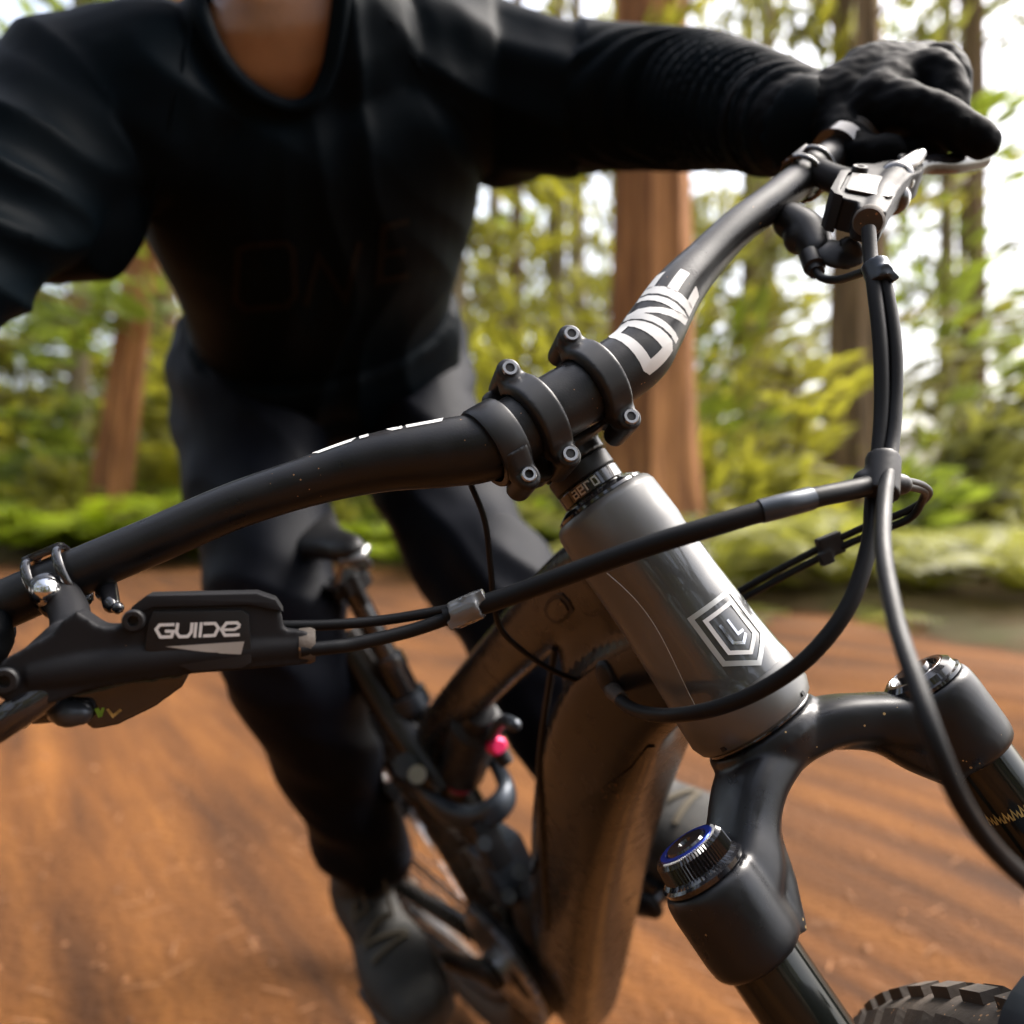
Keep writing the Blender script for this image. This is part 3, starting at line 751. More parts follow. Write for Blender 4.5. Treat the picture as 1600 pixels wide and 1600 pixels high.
# battery cover panel along the lower right of the down tube
cov = []
for t in np.linspace(0, 1, 26):
    v = 1165 + t * 390
    uL = np.interp(v, [1165, 1200, 1240, 1265, 1330, 1480, 1560], [1012, 985, 930, 895, 880, 868, 880])
    uR = np.interp(v, [1165, 1300, 1450, 1530, 1560], [1024, 1016, 988, 955, 925])
    cov.append([(uL + (uR - uL) * q, v) for q in np.linspace(0, 1, 9)])
CV, CF = [], []
for row in cov:
    for (u, v) in row:
        p, q = hit_main(u, v)
        if p is None:
            cand = [hit_main(u - d, v) for d in (4, 8, 14, 22, 34, 50)]
            cand = [c for c in cand if c[0] is not None]
            p, q = cand[0] if cand else (CV[-1], FWD)
        CV.append(p + q * 0.0012)
for i in range(25):
    for j in range(8):
        a = i * 9 + j; CF.append((a, a + 1, a + 10, a + 9))
obj('battery_cover', (np.array(CV), CF), M_COVER, head_tube)
# dark seam strip down the left flank of the down tube
seam = []
for u, v in ((868, 1012), (856, 1040), (849, 1075), (845, 1120), (845, 1180), (847, 1260), (850, 1350), (856, 1450)):
    p, q = hit_main(u, v)
    if p is not None: seam.append(p + q * 0.0008)
if len(seam) > 3: obj('frame_seam', sweep(seam, [0.0024] * len(seam), n=8, seg=4), M_BLK, head_tube)

# seat tube, rear stays
ST_T = (-0.520, 0, -0.150); BBP = (-0.455, 0, -0.565)
seat_tube = sweep(frline((-0.498, 0, -0.285), (-0.475, 0, -0.42), (-0.445, 0, -0.56)), [0.020, 0.021, 0.030], n=20, seg=6)
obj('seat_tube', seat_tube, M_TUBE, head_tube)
bt = [on_frame(536, 990, -0.02), on_frame(610, 1108, -0.02), on_frame(700, 1232, -0.02)]
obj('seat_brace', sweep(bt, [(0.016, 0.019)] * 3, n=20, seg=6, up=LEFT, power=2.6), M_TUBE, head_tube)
mot = remesh(join(ball(FR(-0.43, 0, -0.575), 0.06, 20, 12, [FWD * 0.075, LEFT * 0.055, UPB * 0.062]), ball(FR(-0.39, 0, -0.50), 0.04, 18, 10, [FWD * 0.038, LEFT * 0.036, UPB * 0.05])), 0.004, 5)
obj('motor_housing', mot, M_BLK, head_tube)
mc = on_frame(788, 1352, -0.005)
obj('shock_mount', box(mc, FWD * 0.022, LEFT * 0.026, UPB * 0.034), M_LINK, head_tube, bevel=0.007)
obj('mount_plate', box(on_frame(762, 1312, -0.02), FWD * 0.014, LEFT * 0.012, UPB * 0.030), M_BLK, head_tube, bevel=0.004)
for (u, v) in ((757, 1318), (812, 1362), (795, 1400)):
    obj('mount_bolt', sweep([on_frame(u, v, -0.050), on_frame(u, v, -0.02)], 0.0070, n=18, seg=1), M_LINK, head_tube)
RAX = (-0.895, 0, -0.575)
for sg in (-1, 1):
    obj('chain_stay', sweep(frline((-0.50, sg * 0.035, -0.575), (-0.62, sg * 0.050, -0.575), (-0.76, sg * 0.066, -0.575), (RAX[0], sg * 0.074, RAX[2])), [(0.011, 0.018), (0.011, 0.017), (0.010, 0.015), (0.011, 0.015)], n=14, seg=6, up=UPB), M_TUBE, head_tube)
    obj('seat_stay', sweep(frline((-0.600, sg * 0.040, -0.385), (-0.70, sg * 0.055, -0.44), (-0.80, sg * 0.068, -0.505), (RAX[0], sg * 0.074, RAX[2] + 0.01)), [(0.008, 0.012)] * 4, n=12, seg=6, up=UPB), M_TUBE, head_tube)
obj('stay_bridge', sweep(frline((-0.615, -0.042, -0.393), (-0.600, 0, -0.380), (-0.615, 0.042, -0.393)), 0.010, n=12, seg=6), M_LINK, head_tube)
# rocker link: a slate loop round the shock
lk = [on_frame(622, 1203, -0.035), on_frame(665, 1240, -0.04), on_frame(705, 1272, -0.035), on_frame(745, 1278, -0.02), on_frame(778, 1262, 0.0), on_frame(792, 1235, 0.02), on_frame(778, 1200, 0.035), on_frame(760, 1172, 0.035)]
link = obj('rocker_link', sweep(lk, [(0.008, 0.012), (0.009, 0.013), (0.010, 0.014), (0.010, 0.013), (0.010, 0.014), (0.009, 0.013), (0.008, 0.011), (0.007, 0.009)], n=16, seg=8, up=UPB, power=2.6), M_LINK, bike)
obj('pivot_bolt', sweep([on_frame(634, 1196, -0.055), on_frame(634, 1196, -0.03)], 0.0125, n=20, seg=1), M_LINK, link)
obj('pivot_bolt', sweep([on_frame(652, 1210, -0.058), on_frame(652, 1210, -0.03)], 0.009, n=20, seg=1), M_STEEL, link)
obj('link_fin', prism([(0, 0), (0.055, 0.012), (0.085, -0.055), (0.03, -0.045)], on_frame(712, 1282, -0.01), P(900, 800, 1) - P(800, 800, 1), np.array([0, 0, 1.0]) * 0.3, np.array([0, 1.0, 0]), 0, 0.004), M_BLK, link)
# rear shock hung under the top tube
shk0, shk1 = on_frame(748, 1118, 0), on_frame(706, 1262, 0)
ax = nrm(shk1 - shk0); sl = np.linalg.norm(shk1 - shk0)
shock = obj('rear_shock', lathe(shk0, ax, [(-0.014, 0.004), (-0.012, 0.014), (0.012, 0.016), (0.016, 0.024), (sl * 0.52, 0.024), (sl * 0.55, 0.020), (sl * 0.60, 0.0145), (sl, 0.0145), (sl + 0.012, 0.012), (sl + 0.014, 0.004)], n=32), M_BLK, bike)
obj('shock_reservoir', sweep([on_frame(762, 1132, 0.03), on_frame(745, 1182, 0.03)], 0.019, n=24, seg=4, round_cap=True), M_GLOSS, shock)
obj('shock_sleeve', lathe(shk0 + ax * (sl * 0.60), ax, [(0, 0.0150), (sl * 0.28, 0.0150)], n=28, cap=False), M_STEEL, shock)
obj('travel_ring', ring_tube(shk0 + ax * sl * 0.62, ax, 0.0155, 0.0024, n=28, k=8), M_RED, shock)
kb = on_frame(776, 1166, 0.0)
obj('rebound_knob', lathe(kb, nrm(FWD + UPB * 0.2), [(-0.006, 0.003), (-0.006, 0.0085), (0.005, 0.0085), (0.007, 0.006), (0.007, 0.002)], n=20), M_RED, shock)
obj('knob_cap', lathe(kb - UPB * 0.006 + FWD * 0.002, -UPB + FWD * 0.3, [(0, 0.003), (0, 0.008), (0.012, 0.007), (0.013, 0.003)], n=18), M_BLK, shock)
obj('lockout_lever', sweep([on_frame(768, 1153, 0.0), on_frame(780, 1132, -0.005), on_frame(790, 1126, -0.012), on_frame(804, 1133, -0.02)], [0.0045, 0.005, 0.005, 0.0055], n=12, seg=5, round_cap=True), M_LINK, shock)

# seat post and saddle
sp0, sp1 = on_frame(548, 915, 0), FR(-0.492, 0, -0.32)
sax = nrm(sp1 - sp0); spl = np.linalg.norm(sp1 - sp0)
post = obj('seat_post', lathe(sp0, sax, [(0, 0.004), (0, 0.0120), (0.085, 0.0120), (0.087, 0.0165), (0.100, 0.0175), (0.104, 0.0155), (spl, 0.0155)], n=32), M_GLOSS, bike)
obj('post_collar', lathe(sp0 + sax * (spl - 0.075), sax, [(0, 0.0165), (0, 0.0205), (0.018, 0.0205), (0.018, 0.0165)], n=32), M_LINK, post)
obj('seat_clamp', remesh(join(box(sp0 - sax * 0.004, FWD * 0.024, LEFT * 0.014, UPB * 0.009), sweep([sp0 - LEFT * 0.022, sp0 + LEFT * 0.022], 0.010, n=14, seg=1), sweep([sp0 + FWD * 0.02 - UPB * 0.02, sp0 + FWD * 0.02 + UPB * 0.015], 0.006, n=10, seg=1)), 0.002, 3), M_BLK, post)
def sad(x, y, z): return FR(x, y, z)
sz = -0.062
SD = [(-0.445, 0.010, sz - 0.010), (-0.458, 0.017, sz - 0.003), (-0.49, 0.020, sz), (-0.54, 0.028, sz + 0.001), (-0.60, 0.046, sz + 0.004), (-0.655, 0.064, sz + 0.010), (-0.685, 0.058, sz + 0.010), (-0.695, 0.03, sz + 0.006)]
sv = sweep([sad(x, 0, z) for x, w, z in SD], [(w, 0.013) for x, w, z in SD], n=24, seg=6, up=UPB, power=2.6)
saddle = obj('saddle', remesh(sv, 0.004, 3), M_BLK, bike)
for sg in (-1, 1):
    obj('saddle_rail', sweep([sad(-0.465, sg * 0.010, sz - 0.012), sad(-0.49, sg * 0.022, sz - 0.036), sad(-0.56, sg * 0.022, sz - 0.036), sad(-0.63, sg * 0.035, sz - 0.012)], 0.0035, n=8, seg=5), M_STEEL, saddle)
obj('saddle_nose_trim', sweep([sad(-0.452, -0.015, sz - 0.008), sad(-0.441, 0, sz - 0.010), sad(-0.452, 0.015, sz - 0.008)], 0.0045, n=10, seg=5), M_CLIP, saddle)

# --- drivetrain
BBc = FR(*BBP)
cran = obj('crankset', lathe(FR(BBP[0], -0.062, BBP[2]), LEFT, [(0, 0.014), (0, 0.024), (0.124, 0.024), (0.124, 0.014)], n=24), M_STEEL, bike)
cr_c = FR(BBP[0], -0.050, BBP[2])
tooth = []
for i in range(34):
    a = 2 * math.pi * i / 34
    for rr2, dx in ((0.0655, -0.45), (0.0715, -0.12), (0.0715, 0.12), (0.0655, 0.45)):
        aa = a + dx * 2 * math.pi / 34; tooth.append((rr2 * math.cos(aa), rr2 * math.sin(aa)))
obj('chainring', prism(tooth, cr_c, FWD, UPB, LEFT, -0.0014, 0.0014), M_STEEL, cran)
obj('chain_guard', lathe(cr_c + LEFT * 0.004, LEFT, [(0.0, 0.058), (0.0, 0.072), (0.006, 0.072), (0.006, 0.058), (0.0, 0.058)], n=48, cap=False), M_BLK, cran)
CA = math.radians(-22)        # cranks: left foot ahead, right foot behind
cd = FWD * math.cos(CA) - UPB * math.sin(CA)
for sg in (1, -1):
    y0 = 0.066 if sg > 0 else -0.066
    c0 = FR(BBP[0], y0, BBP[2]); c1 = c0 + cd * sg * 0.165 + LEFT * sg * 0.008
    obj('crank_arm', sweep([c0, (c0 + c1) / 2, c1], [(0.010, 0.018), (0.008, 0.013), (0.008, 0.014)], n=16, seg=6, up=UPB, power=3, round_cap=True), M_BLK, cran)
PED = {}
for sg in (1, -1):
    y0 = 0.074 if sg > 0 else -0.074
    c1 = FR(BBP[0], y0, BBP[2]) + cd * sg * 0.165; pc = c1 + LEFT * sg * 0.062; PED[sg] = pc
    pf = nrm(FWD - UPB * 0.10); pu = np.cross(pf, LEFT) * 1.0
    parts = []
    for a_ in (-1, 1): parts.append(box(pc + pf * a_ * 0.046, pf * 0.006, LEFT * 0.046, pu * 0.008))
    for a_ in (-1, 0, 1): parts.append(box(pc + LEFT * a_ * 0.040, pf * 0.046, LEFT * 0.006, pu * 0.0075))
    ped = obj('pedal', remesh(join(*parts), 0.0028, 2), M_BLK, bike)
    obj('pedal_axle', sweep([c1, pc + LEFT * sg * 0.045], 0.007, n=12, seg=1), M_STEEL, ped)
    for ax_ in (-1, 1):
        for bx_ in (-1, 0, 1):
            obj('pedal_pin', sweep([pc + pf * ax_ * 0.046 + LEFT * bx_ * 0.036, pc + pf * ax_ * 0.046 + LEFT * bx_ * 0.036 + np.sign(np.dot(pu, UPB)) * pu * 0.013], 0.002, n=6, seg=1), M_STEEL, ped)
RAc = FR(*RAX)
cs_c = FR(RAX[0], -0.045, RAX[2])
cas = obj('cassette', lathe(cs_c, LEFT, [(-0.016, 0.012), (-0.016, 0.026), (-0.010, 0.026), (-0.010, 0.038), (-0.002, 0.038), (-0.002, 0.055), (0.008, 0.055), (0.008, 0.078), (0.016, 0.098), (0.018, 0.098), (0.018, 0.012)], n=44), M_STEEL, bike)
def chain_run(pts):
    """outer links along a line, each a short plate pair"""
    path = spline(np.array(pts), 40); L_ = np.concatenate([[0], np.cumsum(np.linalg.norm(np.diff(path, axis=0), axis=1))])
    n = int(L_[-1] / 0.0127); parts = []
    for i in range(n):
        c = [np.interp((i + 0.5) * 0.0127, L_, path[:, k]) for k in range(3)]; d = [np.interp((i + 0.6) * 0.0127, L_, path[:, k]) for k in range(3)]
        t = nrm(np.array(d) - np.array(c)); w = 0.0030 if i % 2 else 0.0022; up_ = nrm(np.cross(LEFT, t))
        for sg in (-1, 1): parts.append(box(np.array(c) + LEFT * sg * w, t * 0.0072, LEFT * 0.0005, up_ * 0.0040))
    return join(*parts)
top_c = [cr_c + UPB * 0.068, cr_c + UPB * 0.064 - FWD * 0.10, cs_c + UPB * 0.056 + FWD * 0.10, cs_c + UPB * 0.055]
bot_c = [cr_c - UPB * 0.068, cr_c - UPB * 0.075 - FWD * 0.15, cs_c - UPB * 0.13 + FWD * 0.06, cs_c - UPB * 0.115 + FWD * 0.02]
tag(obj('chain', join(chain_run(top_c), chain_run(bot_c), chain_run([cr_c + (FWD * math.cos(t) + UPB * math.sin(t)) * 0.068 for t in np.linspace(math.pi / 2, -math.pi / 2, 9)])), M_STEEL, bike, smooth=False), kind='stuff')
obj('rear_derailleur', remesh(join(sweep([cs_c - LEFT * 0.03 - UPB * 0.03, cs_c - LEFT * 0.035 - UPB * 0.07 + FWD * 0.02, cs_c - LEFT * 0.02 - UPB * 0.13 + FWD * 0.04], [0.014, 0.014, 0.009], n=12, seg=5, round_cap=True), lathe(cs_c - UPB * 0.13 + FWD * 0.045 - LEFT * 0.004, LEFT, [(0, .004), (0, .018), (.008, .018), (.008, .004)], n=20)), 0.003, 2), M_BLK, bike)

# --- wheels
def wheel(name, c, axis, fwd, parent_label):
    R = 0.372; tw = 0.030; axis = nrm(axis); fwd = nrm(fwd - axis * np.dot(fwd, axis)); up = np.cross(fwd, axis) * -1.0
    w = obj(name, lathe(c, axis, [(-0.055, 0.010), (-0.050, 0.022), (-0.032, 0.030), (-0.028, 0.018), (0.028, 0.018), (0.032, 0.030), (0.050, 0.022), (0.055, 0.010)], n=28), M_BLK, bike)
    obj('rim', lathe(c, axis, [(-0.017, 0.311), (-0.015, 0.302), (0, 0.292), (0.015, 0.302), (0.017, 0.311), (-0.017, 0.311)], n=80, cap=False), M_BLK, w)
    ty = obj('tyre', ring_tube(c, axis, R - 0.0335, 0.0285, n=96, k=20, rz=tw), M_RUB, w)
    V, Fa = [], []
    for i in range(84):
        a = 2 * math.pi * i / 84
        for j, b in enumerate((-62, -24, 24, 62)):
            aa = a + (0.5 if j in (1, 2) else 0) * 2 * math.pi / 84; bb = math.radians(b)
            rad = fwd * math.cos(aa) + up * math.sin(aa); tan = -fwd * math.sin(aa) + up * math.cos(aa)
            nn = rad * math.cos(bb) + axis * math.sin(bb); cc = c + rad * (R - 0.0335 + 0.0285 * math.cos(bb)) + axis * tw * math.sin(bb)
            v, f = box(cc + nn * 0.0012, tan * 0.0085, nrm(np.cross(nn, tan)) * 0.0055, nn * 0.0034); k_ = len(V); V += list(v); Fa += [tuple(q + k_ for q in x) for x in f]
    tag(obj('tread_knobs', (np.array(V), Fa), M_RUB, w, smooth=False), kind='stuff')
    for i in range(28):
        a = 2 * math.pi * i / 28; sg = 1 if i % 2 else -1; a2 = a + (0.32 if (i // 2) % 2 else -0.32)
        d0 = fwd * math.cos(a2) + up * math.sin(a2); d1 = fwd * math.cos(a) + up * math.sin(a)
        obj('spoke', sweep([c + axis * sg * 0.030 + d0 * 0.026, c + d1 * 0.300], 0.0011, n=5, seg=1), M_STEEL, w)
    obj('brake_disc', lathe(c + axis * 0.045, axis, [(-0.001, 0.070), (-0.001, 0.100), (0.001, 0.100), (0.001, 0.070), (-0.001, 0.070)], n=48, cap=False), M_STEEL, w)
    return w
wheel('rear_wheel', RAc, LEFT, FWD, '')
FAX = (0.045, 0.0, -0.672)
wheel('front_wheel', B(*FAX), BD(0, 1, 0), BD(1, 0, 0), '')

# --- fork
LS, LF, LT = 0.0765, 0.0273, -0.1715       # leg spacing, set ahead of the steerer, top of the legs
hub = lathe(B(0, 0, 0), HTA, [(-0.1418, 0.0285), (-0.1430, 0.0318), (-0.150, 0.0328), (-0.160, 0.0285), (-0.168, 0.018)], n=40)
cparts = [hub]
for sg in (-1, 1):
    cparts.append(lathe(B(LF, sg * LS, 0), HTA, [(LT, 0.0215), (LT - 0.003, 0.0232), (LT - 0.010, 0.0238), (LT - 0.034, 0.0236), (LT - 0.040, 0.0228), (LT - 0.043, 0.0200)], n=40))
    cparts.append(sweep([B(0.000, -sg * 0.004, -0.153), B(0.011, sg * 0.026, -0.1585), B(0.018, sg * 0.046, -0.1700), B(0.024, sg * 0.060, -0.182), B(LF, sg * LS, -0.190)], [(0.026, 0.0135), (0.0215, 0.0125), (0.0185, 0.0125), (0.0190, 0.0150), (0.021, 0.0185)], n=26, seg=6, up=BD(0, 0, 1), power=3.4))
    cparts.append(sweep([B(0.012, sg * 0.020, -0.161), B(0.019, sg * 0.041, -0.176), B(0.024, sg * 0.053, -0.195), B(LF, sg * 0.062, -0.215)], [(0.012, 0.008), (0.012, 0.009), (0.013, 0.011), (0.012, 0.008)], n=18, seg=5, up=BD(0, 0, 1), power=2.6))
fork = obj('fork', remesh(join(*cparts), 0.00155, 9), M_CROWN, bike, sharp=70)
for sg in (-1, 1):
    obj('stanchion', lathe(B(LF, sg * LS, 0), HTA, [(LT - 0.036, 0.0180), (LT - 0.24, 0.0180)], n=48, cap=False), M_STAN, fork)
    obj('lower_leg', sweep([B(LF, sg * LS, LT - 0.225), B(LF, sg * LS, LT - 0.26), B(LF, sg * LS, LT - 0.44), B(FAX[0], sg * (LS - 0.008), FAX[2])], [0.0245, 0.0245, 0.022, 0.020], n=28, seg=6, round_cap=True), M_CROWN, fork)
    obj('wiper_seal', lathe(B(LF, sg * LS, LT - 0.215), HTA, [(0, 0.0182), (0, 0.0222), (-0.012, 0.0238), (-0.012, 0.0182)], n=40), M_RUB, fork)
arch_h = LT - 0.20
obj('fork_arch', sweep([B(LF + 0.012, -LS, LT - 0.250), B(LF + 0.030, -LS * 0.62, LT - 0.185 - 0.03), B(LF + 0.034, 0, LT - 0.172 - 0.028), B(LF + 0.030, LS * 0.62, LT - 0.185 - 0.03), B(LF + 0.012, LS, LT - 0.250)], [(0.014, 0.010)] * 5, n=16, seg=8), M_CROWN, fork)
# navy front mudguard over the tyre
mg = []; mf = []
for i in range(19):
    a = math.radians(4 + i * 5.0)
    for j in range(13):
        b = math.radians(-78 + 13 * j); rr = 0.392 + 0.008 * math.cos(b)
        yy = 0.034 * math.sin(b) / math.sin(math.radians(78)); dr = -0.018 * (1 - math.cos(b))
        mg.append(B(FAX[0] + (rr + dr) * math.sin(a), yy, FAX[2] + (rr + dr) * math.cos(a)))
for i in range(18):
    for j in range(12):
        q = i * 13 + j; mf.append((q, q + 1, q + 14, q + 13))
mgo = obj('mudguard', (np.array(mg), mf), M_NAVY, fork)
so = mgo.modifiers.new('thickness', 'SOLIDIFY'); so.thickness = 0.002
# damper knob (right leg): ribbed dial with a blue ring
kc = B(LF, -LS, LT)
kn = []
nk = 64
prof = [(0.0005, 0.0205), (0.003, 0.0212), (0.004, 0.0198), (0.0055, 0.0182), (0.0130, 0.0176), (0.0150, 0.0160)]
kv, kf = lathe(kc, HTA, prof, n=nk * 2, cap=True)
kv = np.array(kv)
for i in range(3, 5):
    for j in range(nk * 2):
        if j % 2: 
            q = kv[i * nk * 2 + j]; ctr = kc + HTA * prof[i][0]; kv[i * nk * 2 + j] = ctr + (q - ctr) * 0.94
knob = obj('damper_knob', (kv, kf), M_GLOSS, fork, sharp=12)
obj('blue_ring', lathe(kc + HTA * 0.0151, HTA, [(0, 0.0108), (0.0007, 0.0112), (0.0007, 0.0138), (0, 0.0142)], n=64, cap=False), M_BLUE, knob)
obj('dial_centre', lathe(kc + HTA * 0.0149, HTA, [(0, 0.0105), (0.0016, 0.0096), (0.0016, 0.0035), (0.0004, 0.0030), (0.0004, 0.0001)], n=48, cap=False), M_GLOSS, knob)
tick = []
for i in range(40):
    a = math.radians(-80 + i * 4.2) ; e1 = nrm(BD(1, 0, 0)); e2 = nrm(BD(0, 1, 0)); d = e1 * math.cos(a) + e2 * math.sin(a); t_ = np.cross(HTA, d)
    tick.append(box(kc + HTA * 0.01515 + d * 0.0149, d * 0.0006, t_ * 0.00022, HTA * 0.0002))
tag(obj('dial_ticks', join(*tick), M_WHITE, knob, smooth=False), kind='stuff')
# air cap (left leg)
kc2 = B(LF, LS, LT)
cap = obj('air_cap', lathe(kc2, HTA, [(0.0003, 0.0212), (0.002, 0.0212), (0.0026, 0.0196), (0.006, 0.0188), (0.008, 0.0160), (0.008, 0.0130), (0.0062, 0.0120), (0.0062, 0.0095), (0.010, 0.0085), (0.010, 0.0001)], n=48, cap=False), M_GLOSS, fork, sharp=20)
obj('cap_ring', ring_tube(kc2 + HTA * 0.0075, HTA, 0.0146, 0.0007, n=48, k=6), M_CHROME, cap)
# gold script on the left stanchion
def stan_map(x, y):
    a = x / 0.018; return B(LF, LS, LT - 0.070 + y) + (nrm(BD(1, 0, 0)) * math.cos(a) + nrm(BD(0, 1, 0)) * math.sin(a)) * 0.0182
scr = []
rs = np.random.default_rng(4)
xx = -0.026
for ch in range(11):
    w = 0.0036; yb = 0.0 + (xx + 0.0) * -0.05
    zz = [(xx, yb - 0.002), (xx + w * 0.3, yb + 0.003 * rs.uniform(0.6, 1.1)), (xx + w * 0.55, yb - 0.001), (xx + w * 0.85, yb + 0.002 * rs.uniform(0.5, 1.3)), (xx + w, yb - 0.0022)]
    scr.append((zz, 0.0009)); xx += w + 0.0006
obj('stanchion_script', decal(scr, stan_map, 0.0008), M_GOLD, fork, fix=False)

# --- handlebar
BAR = [(0, .034, .0505, .0175), (.045, .034, .0512, .0175), (.067, .0318, .0592, .0168), (.097, .0280, .0728, .0146), (.130, .0235, .0830, .0120), (.165, .0190, .0915, .0112), (.200, .0145, .0966, .0111), (.230, .0107, .1012, .0111), (.267, .0058, .1066, .0111), (.392, -.0100, .1235, .0111)]
full = [(-y, f, s, r) for y, f, s, r in BAR[:0:-1]] + BAR
bar_pts = [B(f, y, s) for y, f, s, r in full]
bar_r = [r for *_, r in full]
bar = obj('handlebar', sweep(bar_pts, bar_r, n=48, seg=10, up=BD(0, 0, 1), round_cap=False), M_BAR, bike)
BARS = spline(np.array([(y, f, s, r) for y, f, s, r in full]), 20)
def bar_at(y):
    i = np.searchsorted(BARS[:, 0], y); i = min(max(i, 1), len(BARS) - 1)
    t = (y - BARS[i - 1, 0]) / (BARS[i, 0] - BARS[i - 1, 0]); q = BARS[i - 1] * (1 - t) + BARS[i] * t
    tan = nrm(np.array([BARS[i, 1] - BARS[i - 1, 1], BARS[i, 0] - BARS[i - 1, 0], BARS[i, 2] - BARS[i - 1, 2]]))
    return q, tan           # (y, f, s, r), tangent in (f, y, s)
def bar_surf(y, ang, off=0.0003):
    """surface of the bar at sideways position y; ang 0 = straight ahead, 90 deg = up"""
    q, tan = bar_at(y)
    fw = np.array([1.0, 0, 0]); fw = nrm(fw - tan * np.dot(fw, tan)); up = nrm(np.cross(tan, fw)); up = up if up[2] > 0 else -up
    loc = np.array([q[1], q[0], q[2]]) + (fw * math.cos(ang) + up * math.sin(ang)) * (q[3] + off)
    return B(*loc)
def logo_strokes():
    """three bold joined letters: O, N, E; x along the bar (m), y across (radians)"""
    k = 1.0
    O = [([(0.0030, 0.62), (0.0030, -0.62), (0.0062, -0.92), (0.0190, -0.92), (0.0222, -0.62)], 0.0)]
    return O
def letter_set(y0, sgn, c0, half):
    """letters laid on the bar: returns strips as 4-corner patches in (y, ang)"""
    def mp(x, a): return bar_surf(y0 + sgn * x, c0 + a * half)
    return mp
def patch(mp, quads, nx=6, ny=6):
    V, Fa = [], []
    for (a, b, c, d) in quads:
        a, b, c, d = (np.array(t, float) for t in (a, b, c, d)); k_ = len(V)
        for i in range(nx + 1):
            for j in range(ny + 1):
                p = (a * (1 - i / nx) + b * i / nx) * (1 - j / ny) + (d * (1 - i / nx) + c * i / nx) * j / ny
                V.append(mp(p[0], p[1]))
        for i in range(nx):
            for j in range(ny):
                q = k_ + i * (ny + 1) + j; Fa.append((q, q + 1, q + ny + 2, q + ny + 1))
    return np.array(V), Fa
def band(pts, w, wa):
    """thick polyline in (x, ang) units as quads; w in x, wa in angle units for strokes running the other way"""
    out = []
    for p, q in zip(pts[:-1], pts[1:]):
        p, q = np.array(p), np.array(q)
        dx, da = q - p
        if abs(dx) < 1e-6: out.append(((p[0] - w / 2, p[1]), (p[0] + w / 2, p[1]), (q[0] + w / 2, q[1]), (q[0] - w / 2, q[1])))
        elif abs(da) < 1e-6: out.append(((p[0], p[1] - wa / 2), (p[0], p[1] + wa / 2), (q[0], q[1] + wa / 2), (q[0], q[1] - wa / 2)))
        else: out.append(((p[0] - w / 2, p[1]), (p[0] + w / 2, p[1]), (q[0] + w / 2, q[1]), (q[0] - w / 2, q[1])))
    return out
w, wa = 0.0062, 0.36
mm_ = 0.001
LO = [((0, -.78), (6, -.62), (6, .62), (0, .78)), ((0.0, -.78), (2.6, -1.0), (17.6, -1.0), (14, -.62)), ((0, -.78), (17.6, -1.0), (14, -.62), (6, -.62)),
      ((14, -.62), (20, -.78), (20, .78), (14, .62)), ((14, -.62), (17.6, -1.0), (20, -.78), (20, -.7)), ((0, .78), (2.6, 1.0), (17.6, 1.0), (14, .62)), ((0, .78), (17.6, 1.0), (14, .62), (6, .62)), ((14, .62), (17.6, 1.0), (20, .78), (20, .7))]
LO = [LO[0], LO[2], LO[3], LO[6], ((2.6, -1.0), (17.6, -1.0), (17.6, -1.0), (0, -.78)), ((14, -.62), (17.6, -1.0), (17.6, -1.0), (20, -.78)), ((2.6, 1.0), (17.6, 1.0), (17.6, 1.0), (0, .78)), ((14, .62), (17.6, 1.0), (17.6, 1.0), (20, .78))]
LN = [((21.2, -1.0), (26.8, -1.0), (26.8, .30), (21.2, 1.0)), ((21.2, 1.0), (29.0, 1.0), (39.0, -1.0), (33.2, -1.0)), ((34.0, -.30), (39.6, -1.0), (39.6, 1.0), (34.0, 1.0))]
LN = [((21.4, -1.0), (25.4, -1.0), (25.4, .38), (21.4, 1.0)), ((21.4, 1.0), (25.8, 1.0), (39.4, -1.0), (35.0, -1.0)), ((35.4, -.38), (39.4, -1.0), (39.4, 1.0), (35.4, 1.0))]
LE = [((41.0, -1.0), (46.6, -1.0), (46.6, 1.02), (41.0, 1.02)), ((46.5, -1.0), (57, -1.0), (58.5, -.62), (46.5, -.62)), ((46.5, -.18), (62, -.18), (62, .20), (46.5, .20)), ((46.5, .66), (58.5, .66), (57, 1.02), (46.5, 1.02))]
sc_ = lambda Q: [tuple((x * mm_, a) for x, a in q) for q in Q]
for nm, Q in (('letter', LO), ('letter', LN), ('letter', LE)):
    obj(nm, patch(letter_set(0.0385, 1, math.radians(12), math.radians(60)), sc_(Q)), M_WHITE, bar, fix=False)
flip = lambda Q: [tuple((62 - x, a) for x, a in q) for q in Q]
for Q in (LO, LN, LE):
    obj('letter', patch(letter_set(-0.062, -1, math.radians(106), math.radians(60)), sc_(flip(Q))), M_WHITE, bar, fix=False)
for sg in (1, -1):
    g0, g1 = 0.286, 0.392
    gp, gr = [], []
    for i in range(41):
        y = g0 + (g1 - g0) * i / 40; q, _t = bar_at(sg * y); gp.append(B(q[1], q[0], q[2])); gr.append(0.0158 if (i in (0, 1, 39, 40) or i % 2) else 0.0148)
    grp = obj('grip', sweep(gp, gr, n=28, seg=1, up=BD(0, 0, 1)), M_GRIP, bike)
    q, tn = bar_at(sg * 0.281); axg = BD(*tn)
    obj('grip_collar', lathe(B(q[1], q[0], q[2]), axg, [(-0.006, 0.0115), (-0.006, 0.0165), (0.004, 0.0175), (0.006, 0.0160), (0.006, 0.0115)], n=32), M_GLOSS, grp)

